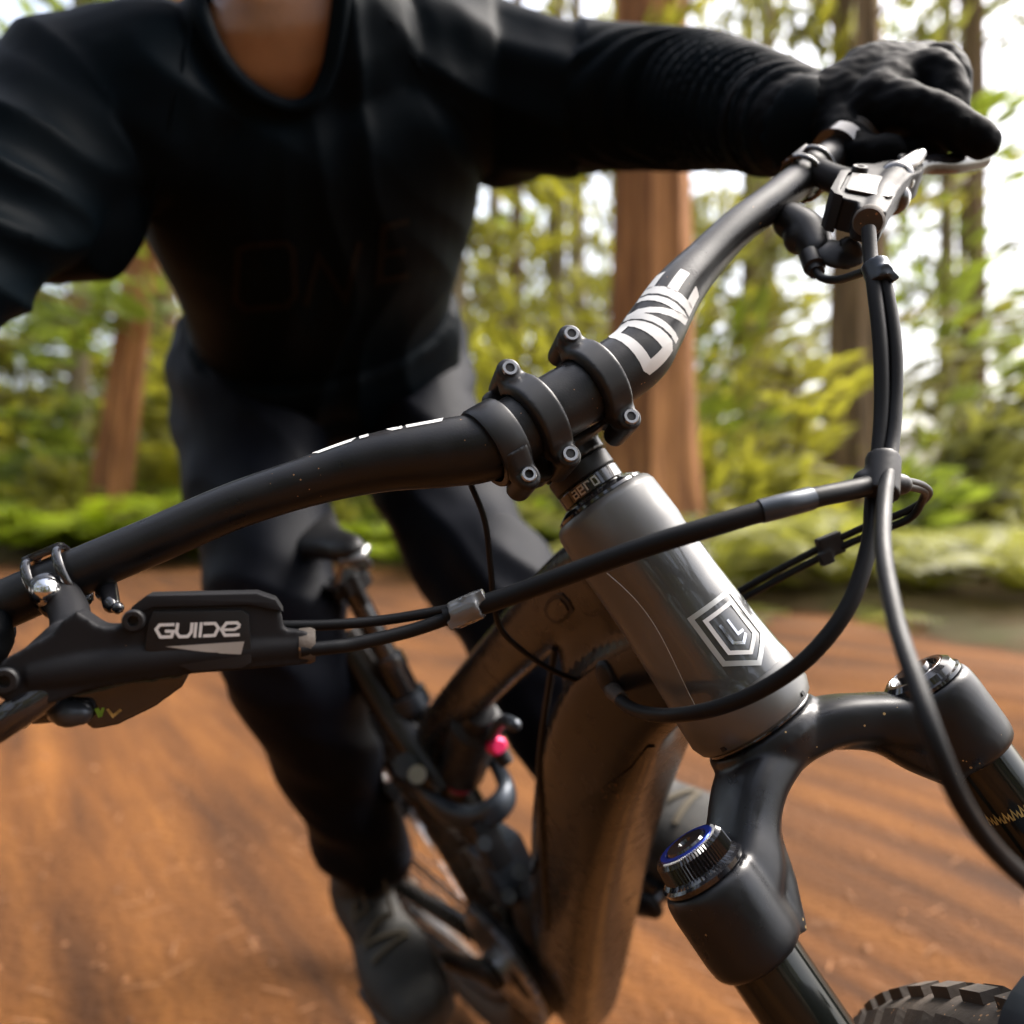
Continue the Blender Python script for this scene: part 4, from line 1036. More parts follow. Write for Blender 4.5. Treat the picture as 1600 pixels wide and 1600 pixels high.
# --- stem
sc0 = (.034, 0, .0505)
stem_body = remesh(join(
    sweep([B(0, 0, 0.024), B(0, 0, 0.066)], 0.0190, n=32, seg=2),
    sweep([B(0.000, 0, 0.046), B(0.020, 0, 0.048)], [(0.026, 0.0165), (0.030, 0.0170)], n=24, seg=3, up=BD(0, 0, 1), power=3),
    sweep([B(0.010, -0.0275, 0.0495), B(0.026, -0.0275, 0.0500)], [(0.0085, 0.0270), (0.0085, 0.0285)], n=20, seg=3, up=BD(0, 0, 1), power=3),
    sweep([B(0.010, 0.0275, 0.0495), B(0.026, 0.0275, 0.0500)], [(0.0085, 0.0270), (0.0085, 0.0285)], n=20, seg=3, up=BD(0, 0, 1), power=3)), 0.0014, 4)
stem = obj('stem', stem_body, M_STEM, bike, sharp=60)
def strap(yc, half, bolts, name, rr=0.0186, th_=0.0052):
    """faceplate half-band over the front of the bar, with an ear at each end"""
    V = []; n = 28; prof = [(-half, 0), (-half + 0.001, th_ * 0.7), (-half + 0.0022, th_), (half - 0.0022, th_), (half - 0.001, th_ * 0.7), (half, 0)]
    for i in range(n + 1):
        a = math.radians(-84 + 168 * i / n)
        for dy, h in prof: V.append(B(sc0[0] + (rr + h) * math.cos(a) - 0.001, yc + dy, sc0[2] + (rr + h) * math.sin(a)))
    m = len(prof); Fa = []
    for i in range(n):
        for j in range(m):
            j2 = (j + 1) % m; Fa.append((i * m + j, i * m + j2, (i + 1) * m + j2, (i + 1) * m + j))
    Fa += [tuple(range(m)), tuple(n * m + j for j in range(m - 1, -1, -1))]
    shapes = [(np.array(V), Fa)]
    for sg in bolts:
        sb = sc0[2] + sg * 0.0262
        shapes.append(lathe(B(sc0[0] + 0.0005, yc, sb), BD(1, 0, 0), [(-0.016, 0.0060), (0.0085, 0.0064), (0.0105, 0.0060), (0.0110, 0.0050)], n=28))
        shapes.append(sweep([B(sc0[0] + 0.004, yc, sb), B(sc0[0] + 0.010, yc, sb - sg * 0.010)], [(half * 0.85, 0.004), (half * 0.9, 0.004)], n=14, seg=3, up=BD(1, 0, 0), power=3))
    return shapes
def bolt(yc, sg, parent, mat=M_STEEL, fo=0.0115):
    c = B(sc0[0] + fo, yc, sc0[2] + sg * 0.0262); a = BD(1, 0, 0)
    bo = obj('bolt', lathe(c, a, [(-0.010, 0.0042), (0.0008, 0.0042), (0.0016, 0.0037), (0.0016, 0.0024), (0.0010, 0.0022)], n=28, cap=False), M_STEEL, parent)
    hexo = [(0.0023 * math.cos(math.radians(60 * k_)), 0.0023 * math.sin(math.radians(60 * k_))) for k_ in range(6)]
    e1, e2 = BD(0, 1, 0), BD(0, 0, 1)
    obj('hex_socket', prism(hexo, c, e1, e2, a, -0.004, 0.0011), M_BLK, stem)
for yc in (-0.0195, 0.0195):
    st_ = obj('faceplate_strap', remesh(join(*strap(yc, 0.0085, (1, -1), '')), 0.00085, 4), M_STEM, stem, sharp=70)
    for sg in (1, -1): bolt(yc, sg, stem)
# accessory band outside the right strap
bandc = -0.0435
bsh = strap(bandc, 0.0078, (-1,), '', rr=0.0180, th_=0.0034)
ringb = lathe(B(sc0[0], bandc, sc0[2]), BD(0, 1, 0), [(-0.0078, 0.0179), (-0.0078, 0.0205), (-0.0062, 0.0212), (0.0062, 0.0212), (0.0078, 0.0205), (0.0078, 0.0179), (-0.0078, 0.0179)], n=48, cap=False)
acc = obj('accessory_band', join(ringb), M_STEM, bike, sharp=40)
obj('band_ear', remesh(join(lathe(B(sc0[0] + 0.002, bandc, sc0[2] - 0.0242), BD(1, 0, 0), [(-0.014, 0.0064), (0.007, 0.0068), (0.0095, 0.0058)], n=26), sweep([B(sc0[0] + 0.006, bandc, sc0[2] - 0.022), B(sc0[0] + 0.0155, bandc, sc0[2] - 0.010)], [(0.0074, 0.004)] * 2, n=14, seg=3, up=BD(1, 0, 0), power=3)), 0.0009, 3), M_STEM, acc)
c_ = B(sc0[0] + 0.0125, bandc, sc0[2] - 0.0242)
obj('band_bolt', lathe(c_, BD(1, 0, 0), [(-0.008, 0.0040), (0.0002, 0.0040), (0.0010, 0.0034), (0.0010, 0.0022), (-0.002, 0.0020), (-0.002, 0.0001)], n=26, cap=False), M_STEEL, acc)
# headset spacers and top cover
obj('headset_cover', lathe(B(0, 0, 0), HTA, [(0.0005, 0.0262), (0.0022, 0.0258), (0.0042, 0.0225), (0.0055, 0.0205), (0.0055, 0.0150)], n=64), M_GLOSS, bike)
for k_, (s0, s1) in enumerate(((0.0060, 0.0140), (0.0145, 0.0235))):
    sp = obj('headset_spacer', lathe(B(0, 0, 0), HTA, [(s0, 0.0150), (s0, 0.0178), (s0 + 0.0007, 0.0184), (s1 - 0.0007, 0.0184), (s1, 0.0178), (s1, 0.0150)], n=56), M_GLOSS if k_ == 0 else M_STEM, bike)
    if k_ == 0: spacer0 = sp
def sp_map(x, y):
    a = x / 0.0184 + math.radians(-30); d = nrm(BD(1, 0, 0)) * math.cos(a) + nrm(BD(0, 1, 0)) * math.sin(a)
    return B(0, 0, 0.0100 + y) + d * 0.01865
def ltr(kind, x, h=0.0042):
    q = h / 2
    if kind == 'a': return [([(x + .0004, q * .9), (x + .0030, q * .9), (x + .0030, -q)], .0008), ([(x + .0030, -q), (x + .0003, -q), (x + .0003, 0), (x + .0030, 0)], .0008)]
    if kind == 'e': return [([(x + .0003, 0), (x + .0030, 0), (x + .0030, q), (x + .0003, q), (x + .0003, -q), (x + .0030, -q)], .0008)]
    if kind == 'r': return [([(x + .0004, -q), (x + .0004, q), (x + .0028, q), (x + .0028, q * .5)], .0008)]
    return [([(x + .0003, -q), (x + .0030, -q), (x + .0030, q), (x + .0003, q)], .0008, True)]
tx = []
for i_, ch in enumerate('aero'): tx += ltr(ch, -0.0090 + i_ * 0.0043)
obj('spacer_lettering', decal(tx, sp_map, 0.0008), M_SILV, spacer0, fix=False)
obj('steerer_cap', lathe(B(0, 0, 0), HTA, [(0.066, 0.0185), (0.0685, 0.0172), (0.0690, 0.005), (0.0675, 0.003)], n=40), M_GLOSS, stem)

# --- brakes
KP = 0.000272
def px_local(u, v): return ((u - 250) * KP, (1000 - v) * KP)
OUTL = [(204, 970), (212, 950), (232, 934), (395, 934), (420, 943), (431, 958), (436, 986), (470, 991), (480, 1000), (480, 1032), (470, 1043), (395, 1047), (300, 1051), (220, 1059), (150, 1069), (110, 1084), (75, 1091), (45, 1084), (24, 1067), (20, 1045), (38, 1018), (70, 1000), (100, 985), (118, 962), (136, 950), (152, 962), (168, 974), (188, 976)]
GUIDE = [([(880, 553), (812, 553), (796, 574), (816, 612), (866, 612), (874, 586), (836, 584)], 15), ([(895, 546), (889, 592), (903, 613), (941, 613), (957, 592), (962, 546)], 15), ([(980, 546), (973, 620)], 14), ([(1004, 546), (997, 620)], 14),
         ([(1014, 553), (1068, 553), (1084, 576), (1066, 612), (1012, 613)], 15), ([(1186, 568), (1172, 553), (1122, 553), (1098, 584), (1114, 613), (1184, 613)], 15), ([(1104, 586), (1160, 586), (1186, 570)], 13)]
def brake(o, e1, e2, e3, flip, blade, clamp_y, arm):
    def L(x, y, h): return o + e1 * x + e2 * y + e3 * h
    def LP(u, v, h): return L(*px_local(u, v), h)
    ol = [px_local(u, v) for u, v in OUTL]
    shapes = [prism(ol, o, e1, e2, e3, -0.010, 0.0068),
              sweep([LP(70, 1046, 0), LP(150, 1036, 0.0005), LP(300, 1022, 0.001), LP(478, 1016, 0.001)], [0.0085, 0.0092, 0.0082, 0.0072], n=24, seg=5),
              sweep([LP(110, 1000, -0.004), LP(60, 1048, -0.002)], [0.009, 0.0085], n=18, seg=3, round_cap=True),
              sweep(arm, 0.0085, n=16, seg=5, round_cap=True)]
    body = obj('brake_lever', remesh(join(*shapes), 0.0011, 3), M_LEVER, bike, sharp=60)
    lid = [px_local(u, v) for u, v in [(206, 962), (214, 944), (234, 928), (395, 928), (424, 939), (436, 958), (410, 952), (385, 946), (245, 946), (226, 954)]]
    obj('reservoir_lid', prism(lid, o, e1, e2, e3, -0.0116, 0.0084), M_LEVER, body, bevel=0.0012)
    pan = [px_local(u, v) for u, v in [(244, 953), (374, 954), (384, 962), (388, 1036), (372, 1044), (300, 1046), (232, 1010), (238, 968)]]
    obj('face_panel', prism(pan, o, e1, e2, e3, 0.004, 0.0086), M_BLK, body, bevel=0.0006)
    ym = (1000 - 981.5) * KP
    def tmap(x, y): return L(x, (2 * ym - y) if flip else y, 0.0089)
    # photo zoom units -> local metres (3.2 zoom pixels to one photo pixel)
    def zl(p): return [px_local(a / 3.2, 800 + b / 3.2) for a, b in p]
    obj('lettering', decal([(zl(p), w_ / 3.2 * KP) for p, w_ in GUIDE], tmap, 0.0008), M_SILV if flip else M_WHITE, body, fix=False)
    st_ = [px_local(u, v) for u, v in ((262, 1006), (377, 1002), (372, 1022), (338, 1019), (300, 1013))]
    if not flip: obj('silver_stripe', (np.array([L(x, y, 0.0089) for x, y in st_]), [(0, 1, 2, 3, 4)]), M_SILV, body, fix=False)
    for (u, v, rad, h) in ((217, 965, 0.0046, 0.009), (42, 1048, 0.0052, 0.0085)):
        c = LP(u, v, 0)
        obj('bolt', lathe(c, e3, [(0.0, rad), (h + 0.001, rad), (h + 0.002, rad * 0.86), (h + 0.002, rad * 0.48), (h - 0.0005, rad * 0.42), (h - 0.0005, 0.0001)], n=26, cap=False), M_BLK, body)
    obj('hose_collar', lathe(LP(474, 1016, 0.001), e1, [(-0.004, 0.0076), (0.001, 0.0080), (0.003, 0.0070), (0.003, 0.0030)], n=26), M_RUB, body)
    obj('lever_blade', remesh(sweep(blade, [(0.0085, 0.0075), (0.0070, 0.0070), (0.0060, 0.0065), (0.0058, 0.0070), (0.006, 0.0075)][:len(blade)], n=16, seg=6, round_cap=True), 0.0015, 2), M_GLOSS, body)
    # hinged clamp round the bar
    q, tn = bar_at(clamp_y); a = BD(*tn); c = B(q[1], q[0], q[2])
    cl = obj('clamp', join(ring_tube(c + a * 0.0070, a, 0.0142, 0.0016, n=44, k=10, rz=0.0022), ring_tube(c - a * 0.0070, a, 0.0142, 0.0016, n=44, k=10, rz=0.0022)), M_GLOSS, body)
    ang = math.radians(60)
    for t in (math.radians(78), math.radians(-150)):
        fw = nrm(np.array([1.0, 0, 0]) - tn * tn[0]); up = nrm(np.cross(tn, fw)); up = up if up[2] > 0 else -up
        d = BD(*(fw * math.cos(t) + up * math.sin(t)))
        obj('clamp_bridge', box(c + d * 0.0140, a * 0.0085, nrm(np.cross(a, d)) * 0.005, d * 0.0018), M_GLOSS, body, bevel=0.0008)
    return body, L, LP
# right brake
ca14 = math.radians(14)
rb_o = P(250, 1000, 0.378); rb1 = np.array([math.cos(ca14), math.sin(ca14), 0]); rb2 = np.array([0, 0, 1.0]); rb3 = np.array([math.sin(ca14), -math.cos(ca14), 0])
q, _ = bar_at(-0.247)
rbody, RLc, RLP = brake(rb_o, rb1, rb2, rb3, False,
    [P(70, 1082, .368), P(28, 1112, .362), P(-30, 1150, .360), P(-150, 1195, .362), P(-280, 1200, .368)], -0.2475,
    [P(92, 925, .402), P(108, 955, .392), P(112, 985, .380)])
obj('clamp_ball', ball(P(73, 924, .3915), 0.0062, 24, 16), M_CHROME, rbody)
obj('ball_seat', ball(P(74, 921, .3965), 0.0080, 20, 12), M_GLOSS, rbody)
# small pieces hanging below the bar behind the reservoir
obj('hinge_block', remesh(join(ball(P(166, 925, .412), .0050, 14, 10), sweep([P(168, 915, .412), P(174, 945, .402)], [.0045, .0040], n=10, seg=3, round_cap=True), ball(P(184, 950, .396), .0030, 12, 8)), 0.0012, 2), M_GLOSS, rbody)
# right shifter under the brake
rsh = obj('gear_shifter', remesh(join(
    prism([px_local(u, v) for u, v in ((128, 1072), (292, 1054), (278, 1082), (236, 1112), (180, 1138), (146, 1142), (126, 1124))], rb_o, rb1, rb2, rb3, -0.030, -0.010),
    sweep([RLP(60, 1100, -0.02), RLP(110, 1092, -0.02), RLP(200, 1075, -0.02)], [0.010, 0.011, 0.010], n=18, seg=4, round_cap=True)), 0.0012, 3), M_GLOSS, bike, sharp=60)
obj('shifter_hook', sweep([RLP(96, 1096, -0.010), RLP(112, 1110, -0.006), RLP(132, 1112, -0.006)], [0.0052, 0.006, 0.005], n=14, seg=4, round_cap=True), M_LINK, rsh)
obj('shifter_sticker', decal([([px_local(152, 1108), px_local(158, 1122)], 0.0018), ([px_local(162, 1108), px_local(158, 1122)], 0.0012)], lambda x, y: RLc(x, y, -0.0096), 0.0008), M_GREEN, rsh, fix=False)
obj('shifter_sticker', decal([([px_local(168, 1110), px_local(176, 1122), px_local(188, 1112)], 0.0012)], lambda x, y: RLc(x, y, -0.0096), 0.0008), M_GOLD, rsh, fix=False)
for u, v in ((42, 1108), (44, 1124), (92, 1116)):
    obj('shifter_screw', lathe(RLP(u, v, -0.012), rb3, [(-.006, .0034), (.001, .0034), (.002, .0026), (.002, .0001)], n=16), M_STEEL, rsh)
# left brake: turned so that its hose end points at the lens
lo_out, lo_piv = P(1357, 346, .458), P(1388, 262, .552)
le1 = nrm(lo_out - lo_piv)
le2 = np.array([-1.0, 0.1, 0.15]); le2 = nrm(le2 - le1 * np.dot(le2, le1))
le3 = np.cross(le2, le1)
xo, yo = px_local(478, 1016)
lb_o = lo_out - le1 * xo - le2 * yo - le3 * 0.001
lbody, LLc, LLP = brake(lb_o, le1, le2, le3, True,
    [P(1392, 285, .535), P(1418, 268, .548), P(1442, 258, .556), P(1490, 256, .572), P(1535, 246, .592)], 0.243,
    [P(1275, 268, .560), P(1310, 282, .545), P(1345, 290, .530)])
obj('lever_cam', remesh(join(ball(P(1400, 280, .53), .011, 14, 10), ball(P(1395, 310, .522), .010, 14, 10), sweep([P(1410, 262, .535), P(1432, 246, .54)], [.006, .005], n=12, seg=3, round_cap=True)), 0.0015, 2), M_GLOSS, lbody)
obj('lever_link', sweep([P(1408, 266, .524), P(1424, 254, .528), P(1440, 240, .533)], [.0034, .0040, .0028], n=12, seg=4, round_cap=True), M_STEEL, lbody)
# dropper remote below the left brake
rem = obj('dropper_remote', remesh(join(sweep([P(1235, 345, .545), P(1262, 365, .535), P(1278, 395, .52)], [.011, .012, .009], n=16, seg=4, round_cap=True), ball(P(1250, 372, .535), .010, 14, 10)), 0.0016, 3), M_BLK, bike)
obj('remote_paddle', remesh(sweep([P(1275, 380, .525), P(1300, 392, .512), P(1325, 395, .503), P(1333, 388, .50)], [(.006, .004), (.011, .0042), (.012, .0042), (.007, .003)], n=18, seg=5, up=np.array([0, -1, 0.3]), round_cap=True), 0.0014, 2), M_BLK, rem)
obj('cable_barrel', lathe(P(1268, 405, .515), nrm(P(1278, 430, .505) - P(1268, 405, .515)), [(-.004, .003), (-.004, .0062), (.008, .0062), (.009, .0045), (.013, .0045), (.013, .002)], n=20), M_BLK, rem)
obj('gold_screw', ball(P(1272, 351, .525), 0.0024, 12, 8), M_GOLD, rem)

# --- hoses and cables
def hose(name, pts, r, mat=M_HOSE, n=16, parent=None):
    return obj(name, sweep([P(*p) for p in pts], r, n=n, seg=10), mat, parent or bike)
bh = hose('brake_hose', [(470, 1016, .386), (520, 1011, .390), (560, 1005, .394), (640, 986, .400), (700, 966, .402)], .0031)
th_ = hose('hose_sleeve', [(695, 965, .402), (722, 955, .402), (800, 930, .397), (900, 893, .387), (1000, 857, .377), (1100, 826, .371), (1200, 796, .372), (1275, 777, .378), (1345, 762, .390), (1380, 748, .405)], .0045)
hose('shift_cable', [(430, 978, .392), (520, 976, .397), (600, 969, .402), (680, 956, .404), (730, 946, .402)], .0024)
obj('sleeve_joint', sweep([P(1188, 799, .3715), P(1230, 788, .3725), P(1266, 779, .377)], .0051, n=20, seg=6), M_LINK, th_)
obj('hose_clip', remesh(join(sweep([P(708, 962, .402), P(750, 944, .400)], .0066, n=18, seg=3), box(P(740, 936, .400), np.array([.0050, 0, .0019]), np.array([0, .004, 0]), np.array([-.001, 0, .0028])), box(P(722, 968, .400), np.array([.006, 0, .0025]), np.array([0, .004, 0]), np.array([-.0008, 0, .002]))), 0.0009, 2), M_CLIP, bike)
pb, _n = hit_main(950, 1072)
pe = pb if pb is not None else P(950, 1072, .56)
h1 = [P(*p) for p in [(1357, 358, .454), (1360, 400, .447), (1366, 450, .437), (1376, 540, .425), (1378, 640, .415), (1372, 720, .405), (1364, 780, .396), (1358, 850, .384), (1328, 942, .375), (1270, 1020, .374), (1200, 1072, .384), (1120, 1106, .400), (1042, 1118, .425), (985, 1106, .470)]] + [pe]
obj('rear_brake_hose', sweep(h1, .0036, n=16, seg=10), M_HOSE, bike)
obj('hose_grommet', sweep([h1[-2] * .25 + h1[-1] * .75, h1[-2] * .65 + h1[-1] * .35], [.0050, .0040], n=16, seg=4), M_RUB, bike)
hose('front_brake_hose', [(1368, 418, .442), (1384, 450, .437), (1398, 540, .425), (1398, 640, .414), (1391, 720, .399), (1382, 780, .372), (1380, 860, .335), (1400, 970, .297), (1432, 1070, .270), (1462, 1160, .258), (1502, 1255, .257), (1555, 1330, .264), (1630, 1400, .285), (1720, 1490, .31)], [.0034] * 4 + [.0032] * 3 + [.0030] * 7)
for k_, (dv, dz) in enumerate(((0, 0), (15, .004))):
    hose('gear_cable', [(1385, 752 + dv * .3, .410), (1415, 752 + dv * .5, .43), (1443, 760 + dv * .4, .455 + dz), (1450 - dv * .5, 774 + dv * .3, .475), (1420, 797 + dv * .9, .492), (1350, 824 + dv, .510), (1290, 852 + dv, .522), (1220, 888 + dv, .537), (1150, 926 + dv, .552)], .0021)
hose('dropper_cable', [(736, 757, .470), (758, 815, .470), (767, 890, .475), (772, 940, .482), (788, 990, .500), (850, 1040, .530), (905, 1064, .552), (944, 1074, .568)], .0017, n=10)
hose('remote_cable', [(1274, 420, .507), (1284, 434, .500), (1310, 437, .486), (1352, 424, .452)], .0023, n=12)
obj('hose_clip', remesh(join(sweep([P(1366, 412, .443), P(1378, 442, .438)], .0068, n=18, seg=3), box(P(1386, 428, .437), np.array([.003, 0, -.004]), np.array([0, .004, 0]), np.array([.0018, 0, .001]))), 0.001, 2), M_LINK, bike)
obj('hose_clip', remesh(join(sweep([P(1380, 715, .402), P(1378, 775, .390)], [.0078, .0074], n=20, seg=3), sweep([P(1352, 752, .398), P(1408, 757, .405)], [.0056, .0050], n=16, seg=3, round_cap=True)), 0.0012, 3), M_BLK, bike)
obj('hose_clip', remesh(join(box(P(1297, 852, .520), np.array([.0066, 0, .0026]), np.array([0, .0045, 0]), np.array([-.0018, 0, .0060])), box(P(1290, 872, .518), np.array([.0035, 0, .0016]), np.array([0, .003, 0]), np.array([-.0015, 0, .0035]))), 0.001, 2), M_BLK, bike)

# ------------------------------------------------------------------ the rider
def W(x, y, z): return np.array([x, y, H + z])
RS, LSh = P(130, 195, .80), P(760, 140, .96)
SHX = nrm(LSh - RS)
RH, LH = P(395, 590, 1.22), P(612, 560, 1.32)
HIPM = (RH + LH) / 2; SHM = (RS + LSh) / 2
REL, LEL = P(-215, 560, .60), P(1065, 158, .855)
RWR = B(-0.035, -0.315, 0.150); LWR = P(1248, 196, .642)
RKN, LKN = P(440, 985, .97), P(792, 945, 1.04)
RAN, LAN = P(586, 1335, 1.15), P(1022, 1322, 1.06)
NB = W(-0.215, 0.885, 0.405); HC = W(-0.235, 0.765, 0.60)
tdir = nrm(SHM - HIPM); tfr = nrm(np.cross(SHX, tdir)); tfr = tfr if tfr[1] < 0 else -tfr      # chest side, towards the lens

def torso(g_):
    pts = [HIPM - tdir * 0.02, HIPM + tdir * 0.10 + tfr * 0.005, HIPM + tdir * 0.22 + tfr * 0.015, HIPM + tdir * 0.33 + tfr * 0.02, HIPM + tdir * 0.43 + tfr * 0.01, SHM + tdir * 0.035]
    rad = [(0.112, 0.165), (0.112, 0.160), (0.115, 0.160), (0.120, 0.172), (0.112, 0.175), (0.075, 0.125)]
    return sweep(pts, [(a + g_, b + g_) for a, b in rad], n=40, seg=8, up=SHX, power=2.3, round_cap=True)
def limb(pts, rad, n=24, seg=8): return sweep(pts, rad, n=n, seg=seg, round_cap=True)
def arm_r(g_): return limb([SHM * .35 + RS * .65 + tdir * 0.01, RS, (RS + REL) / 2 + np.array([-.012, 0, 0.01]), REL, (REL + RWR) / 2, RWR], [.085 + g_, .080 + g_, .066 + g_, .056 + g_, .050 + g_, .034 + g_])
def arm_l(g_): return limb([SHM * .35 + LSh * .65 + tdir * 0.01, LSh, (LSh + LEL) / 2 + np.array([0, 0, -0.002]), LEL, (LEL + LWR) / 2 + np.array([0, 0, 0.004]), LWR], [.090 + g_, .084 + g_, .072 + g_, .060 + g_, .046 + g_, .033 + g_])
def leg_r(g_): return limb([RH + tdir * 0.02, P(402, 760, 1.10), P(424, 900, 1.0), RKN, P(470, 1075, 1.0), P(518, 1200, 1.07), P(560, 1295, 1.13), RAN], [.098 + g_, .080 + g_, .066 + g_, .062 + g_, .060 + g_, .053 + g_, .048 + g_, .045 + g_])
def leg_l(g_): return limb([LH + tdir * 0.02, P(655, 690, 1.22), P(725, 840, 1.12), LKN, P(835, 1040, 1.04), P(905, 1165, 1.05), P(975, 1260, 1.06), LAN], [.100 + g_, .084 + g_, .072 + g_, .064 + g_, .062 + g_, .055 + g_, .048 + g_, .044 + g_])
hdir = nrm(HC - NB); hf = nrm(np.array([0.12, -1.0, -0.10])); hf = nrm(hf - np.array([0, 0, 1.0]) * 0); hu = nrm(np.array([0, 0, 1.0]) - hf * hf[2]); hs = np.cross(hf, hu)
neck = sweep([SHM + tfr * 0.02 - tdir * 0.05, NB, NB * .5 + HC * .5, HC - hf * 0.02], [.085, .066, .057, .055], n=28, seg=6)
trap = sweep([RS + tdir * 0.02, NB - tdir * 0.02, LSh + tdir * 0.02], [.050, .062, .050], n=20, seg=6)
head = [ball(HC + hu * 0.035 - hf * 0.01, .1, 24, 16, [hs * .076, hf * .096, hu * .105]), ball(HC - hu * 0.045 + hf * 0.03, .1, 20, 12, [hs * .058, hf * .066, hu * .070]),
        ball(HC - hu * 0.095 + hf * 0.065, .02, 12, 8), sweep([HC + hu * .035 + hf * .088, HC - hu * .012 + hf * .112, HC - hu * .020 + hf * .094], [.008, .014, .012], n=12, seg=4, round_cap=True),
        sweep([HC + hu * .045 + hf * .084 - hs * .05, HC + hu * .048 + hf * .094, HC + hu * .045 + hf * .084 + hs * .05], .009, n=10, seg=5, round_cap=True),
        sweep([HC - hu * .052 + hf * .088 - hs * .022, HC - hu * .050 + hf * .098, HC - hu * .052 + hf * .088 + hs * .022], .0075, n=10, seg=4, round_cap=True)]
for sg in (-1, 1): head.append(ball(HC + hs * sg * .078 + hu * .01 - hf * .012, .02, 12, 8, [hs * .010, hf * .018, hu * .030]))
# cords of the neck and the collar bones that show above the neckline
cords = [sweep([HC - hf * .01 - hu * .07 + hs * sg * .045, NB + tfr * .045 + hs * sg * .030 + tdir * 0.03, SHM + tfr * 0.112 + SHX * (-sg) * .012 - tdir * 0.012], [.018, .018, .014], n=12, seg=5, round_cap=True) for sg in (-1, 1)]
bones = [sweep([SHM + tfr * .098 + SHX * sg * .018 - tdir * .02, SHM + tfr * .085 + SHX * sg * .08 + tdir * 0.005, SHM + tfr * .045 + SHX * sg * .15 + tdir * .03], [.015, .014, .013], n=12, seg=5, round_cap=True) for sg in (-1, 1)]
chest = ball(SHM + tfr * 0.045 - tdir * 0.045, .1, 22, 14, [SHX * .13, tdir * .085, tfr * .065])
body = remesh(join(torso(-0.012), arm_r(-0.012), arm_l(-0.012), leg_r(-0.012), leg_l(-0.012), neck, trap, chest, *head, *cords, *bones), 0.005, 3)
person = obj('person', body, M_SKIN, None, sharp=180)
tag(person, 'rider in black jersey and dark trousers crouched over the mountain bike, gripping its handlebar', 'person')

# jersey
BODY_BVH = bvh_of(body)
jparts = [torso(0.0), arm_r(0.0), arm_l(0.0), trap_j if False else sweep([RS + tdir * 0.02, NB - tdir * 0.035, LSh + tdir * 0.02], [.062, .066, .062], n=20, seg=6),
          ball(SHM + tfr * 0.045 - tdir * 0.05, .1, 22, 14, [SHX * .150, tdir * .10, tfr * .077]),
          ball(RS * .8 + REL * .2 - tdir * .04, .07, 18, 12), ball(LSh * .85 + LEL * .15 - tdir * .03, .070, 18, 12)]
hem = sweep([HIPM + tdir * 0.13 + tfr * 0.02, HIPM + tdir * 0.02 + tfr * 0.045], [(0.120, 0.172), (0.112, 0.178)], n=40, seg=5, up=SHX, power=2.3)
jersey = remesh(join(*jparts, hem), 0.0050, 8)
JV, JF = jersey
def seg_param(p, a, b):
    d = b - a; t = np.dot(p - a, d) / np.dot(d, d); return t, np.linalg.norm(p - (a + d * t))
me_, c__ = make_mesh('tmpn', jersey, M_JERSEY)
nrms = np.empty(len(me_.vertices) * 3); me_.vertices.foreach_get('normal', nrms); nrms = nrms.reshape(-1, 3)
bpy.data.meshes.remove(me_)
JD = np.zeros(len(JV))
armdir = nrm(LWR - LEL)
for i, p in enumerate(JV):
    t, d = seg_param(p, LEL, LWR)
    dsp = 0.0
    if -0.35 < t < 1.05 and d < 0.11:                     # sleeve pushed up: rings of folds
        m = smooth01((t + 0.25) / 0.35) * smooth01((1.06 - t) / 0.12)
        ph = t * 0.27 / 0.0195 + 0.9 * nz(*(p * 14)) + 0.35 * math.atan2(p[2] - H - 0.3, p[0] - 0.1)
        dsp += m * 0.0075 * (abs(math.sin(ph * math.pi)) - 0.45) * 1.25
    else:
        q = Vector(p)
        # long soft folds fanning from the shoulders and arm pits
        tr, dr = seg_param(p, RS, REL); tl, dl = seg_param(p, LSh, LEL)
        wr = math.exp(-(dr / 0.13) ** 2) * (1 if -0.6 < tr < 1.5 else 0); wl = math.exp(-(dl / 0.13) ** 2) * (1 if -0.6 < tl < 1.3 else 0)
        along = np.dot(p - SHM, tdir); acr = np.dot(p - SHM, SHX)
        fold = nz(acr * 13 + nz(*(p * 5)) * 1.0, along * 3.2 + acr * 2, 3.1)
        dsp += 0.013 * (1 - abs(fold) * 2.4) * 0.55
        dsp += 0.014 * (wr + wl) * (0.5 - abs(nz(p[0] * 9 + p[2] * 16, p[1] * 7 - p[2] * 6, p[2] * 5)) * 2.4)
        low = smooth01((-along - 0.20) / 0.16)
        dsp += 0.009 * low * nz(acr * 6, along * 26, 1.3)
    JD[i] = dsp
JV = JV + nrms * JD[:, None]
# neck opening: the curve of the neckline runs over the upper chest and round the back of the neck
JB = bvh_of((JV, JF))
front = [(298, -60), (304, -15), (314, 25), (334, 72), (366, 116), (408, 150), (455, 167), (490, 156), (512, 118), (525, 62), (534, -5), (540, -55)]
poly = np.array(front + [(545, -330), (430, -420), (295, -330)], float)
def in_poly(u, v):
    c = np.zeros(u.shape, bool); n_ = len(poly)
    for i_ in range(n_):
        (x1, y1), (x2, y2) = poly[i_], poly[(i_ + 1) % n_]
        hit = ((y1 > v) != (y2 > v)) & (u < (x2 - x1) * (v - y1) / (y2 - y1 + 1e-9) + x1)
        c ^= hit
    return c
uu = 800 + F * JV[:, 0] / JV[:, 1]; vv = 800 - F * (JV[:, 2] - H) / JV[:, 1]
first = np.full(len(JV), 1e9)
cand = np.where(in_poly(uu, vv))[0]
inside = np.zeros(len(JV), bool)
for i_ in cand:
    d_ = JV[i_] - LENS; h_ = JB.ray_cast(Vector(LENS), Vector(nrm(d_)))
    fd = h_[3] if h_[0] is not None else 1e9
    if np.linalg.norm(d_) < fd + 0.17: inside[i_] = True
JF2 = [f for f in JF if not any(inside[v] for v in f)]
loop = []
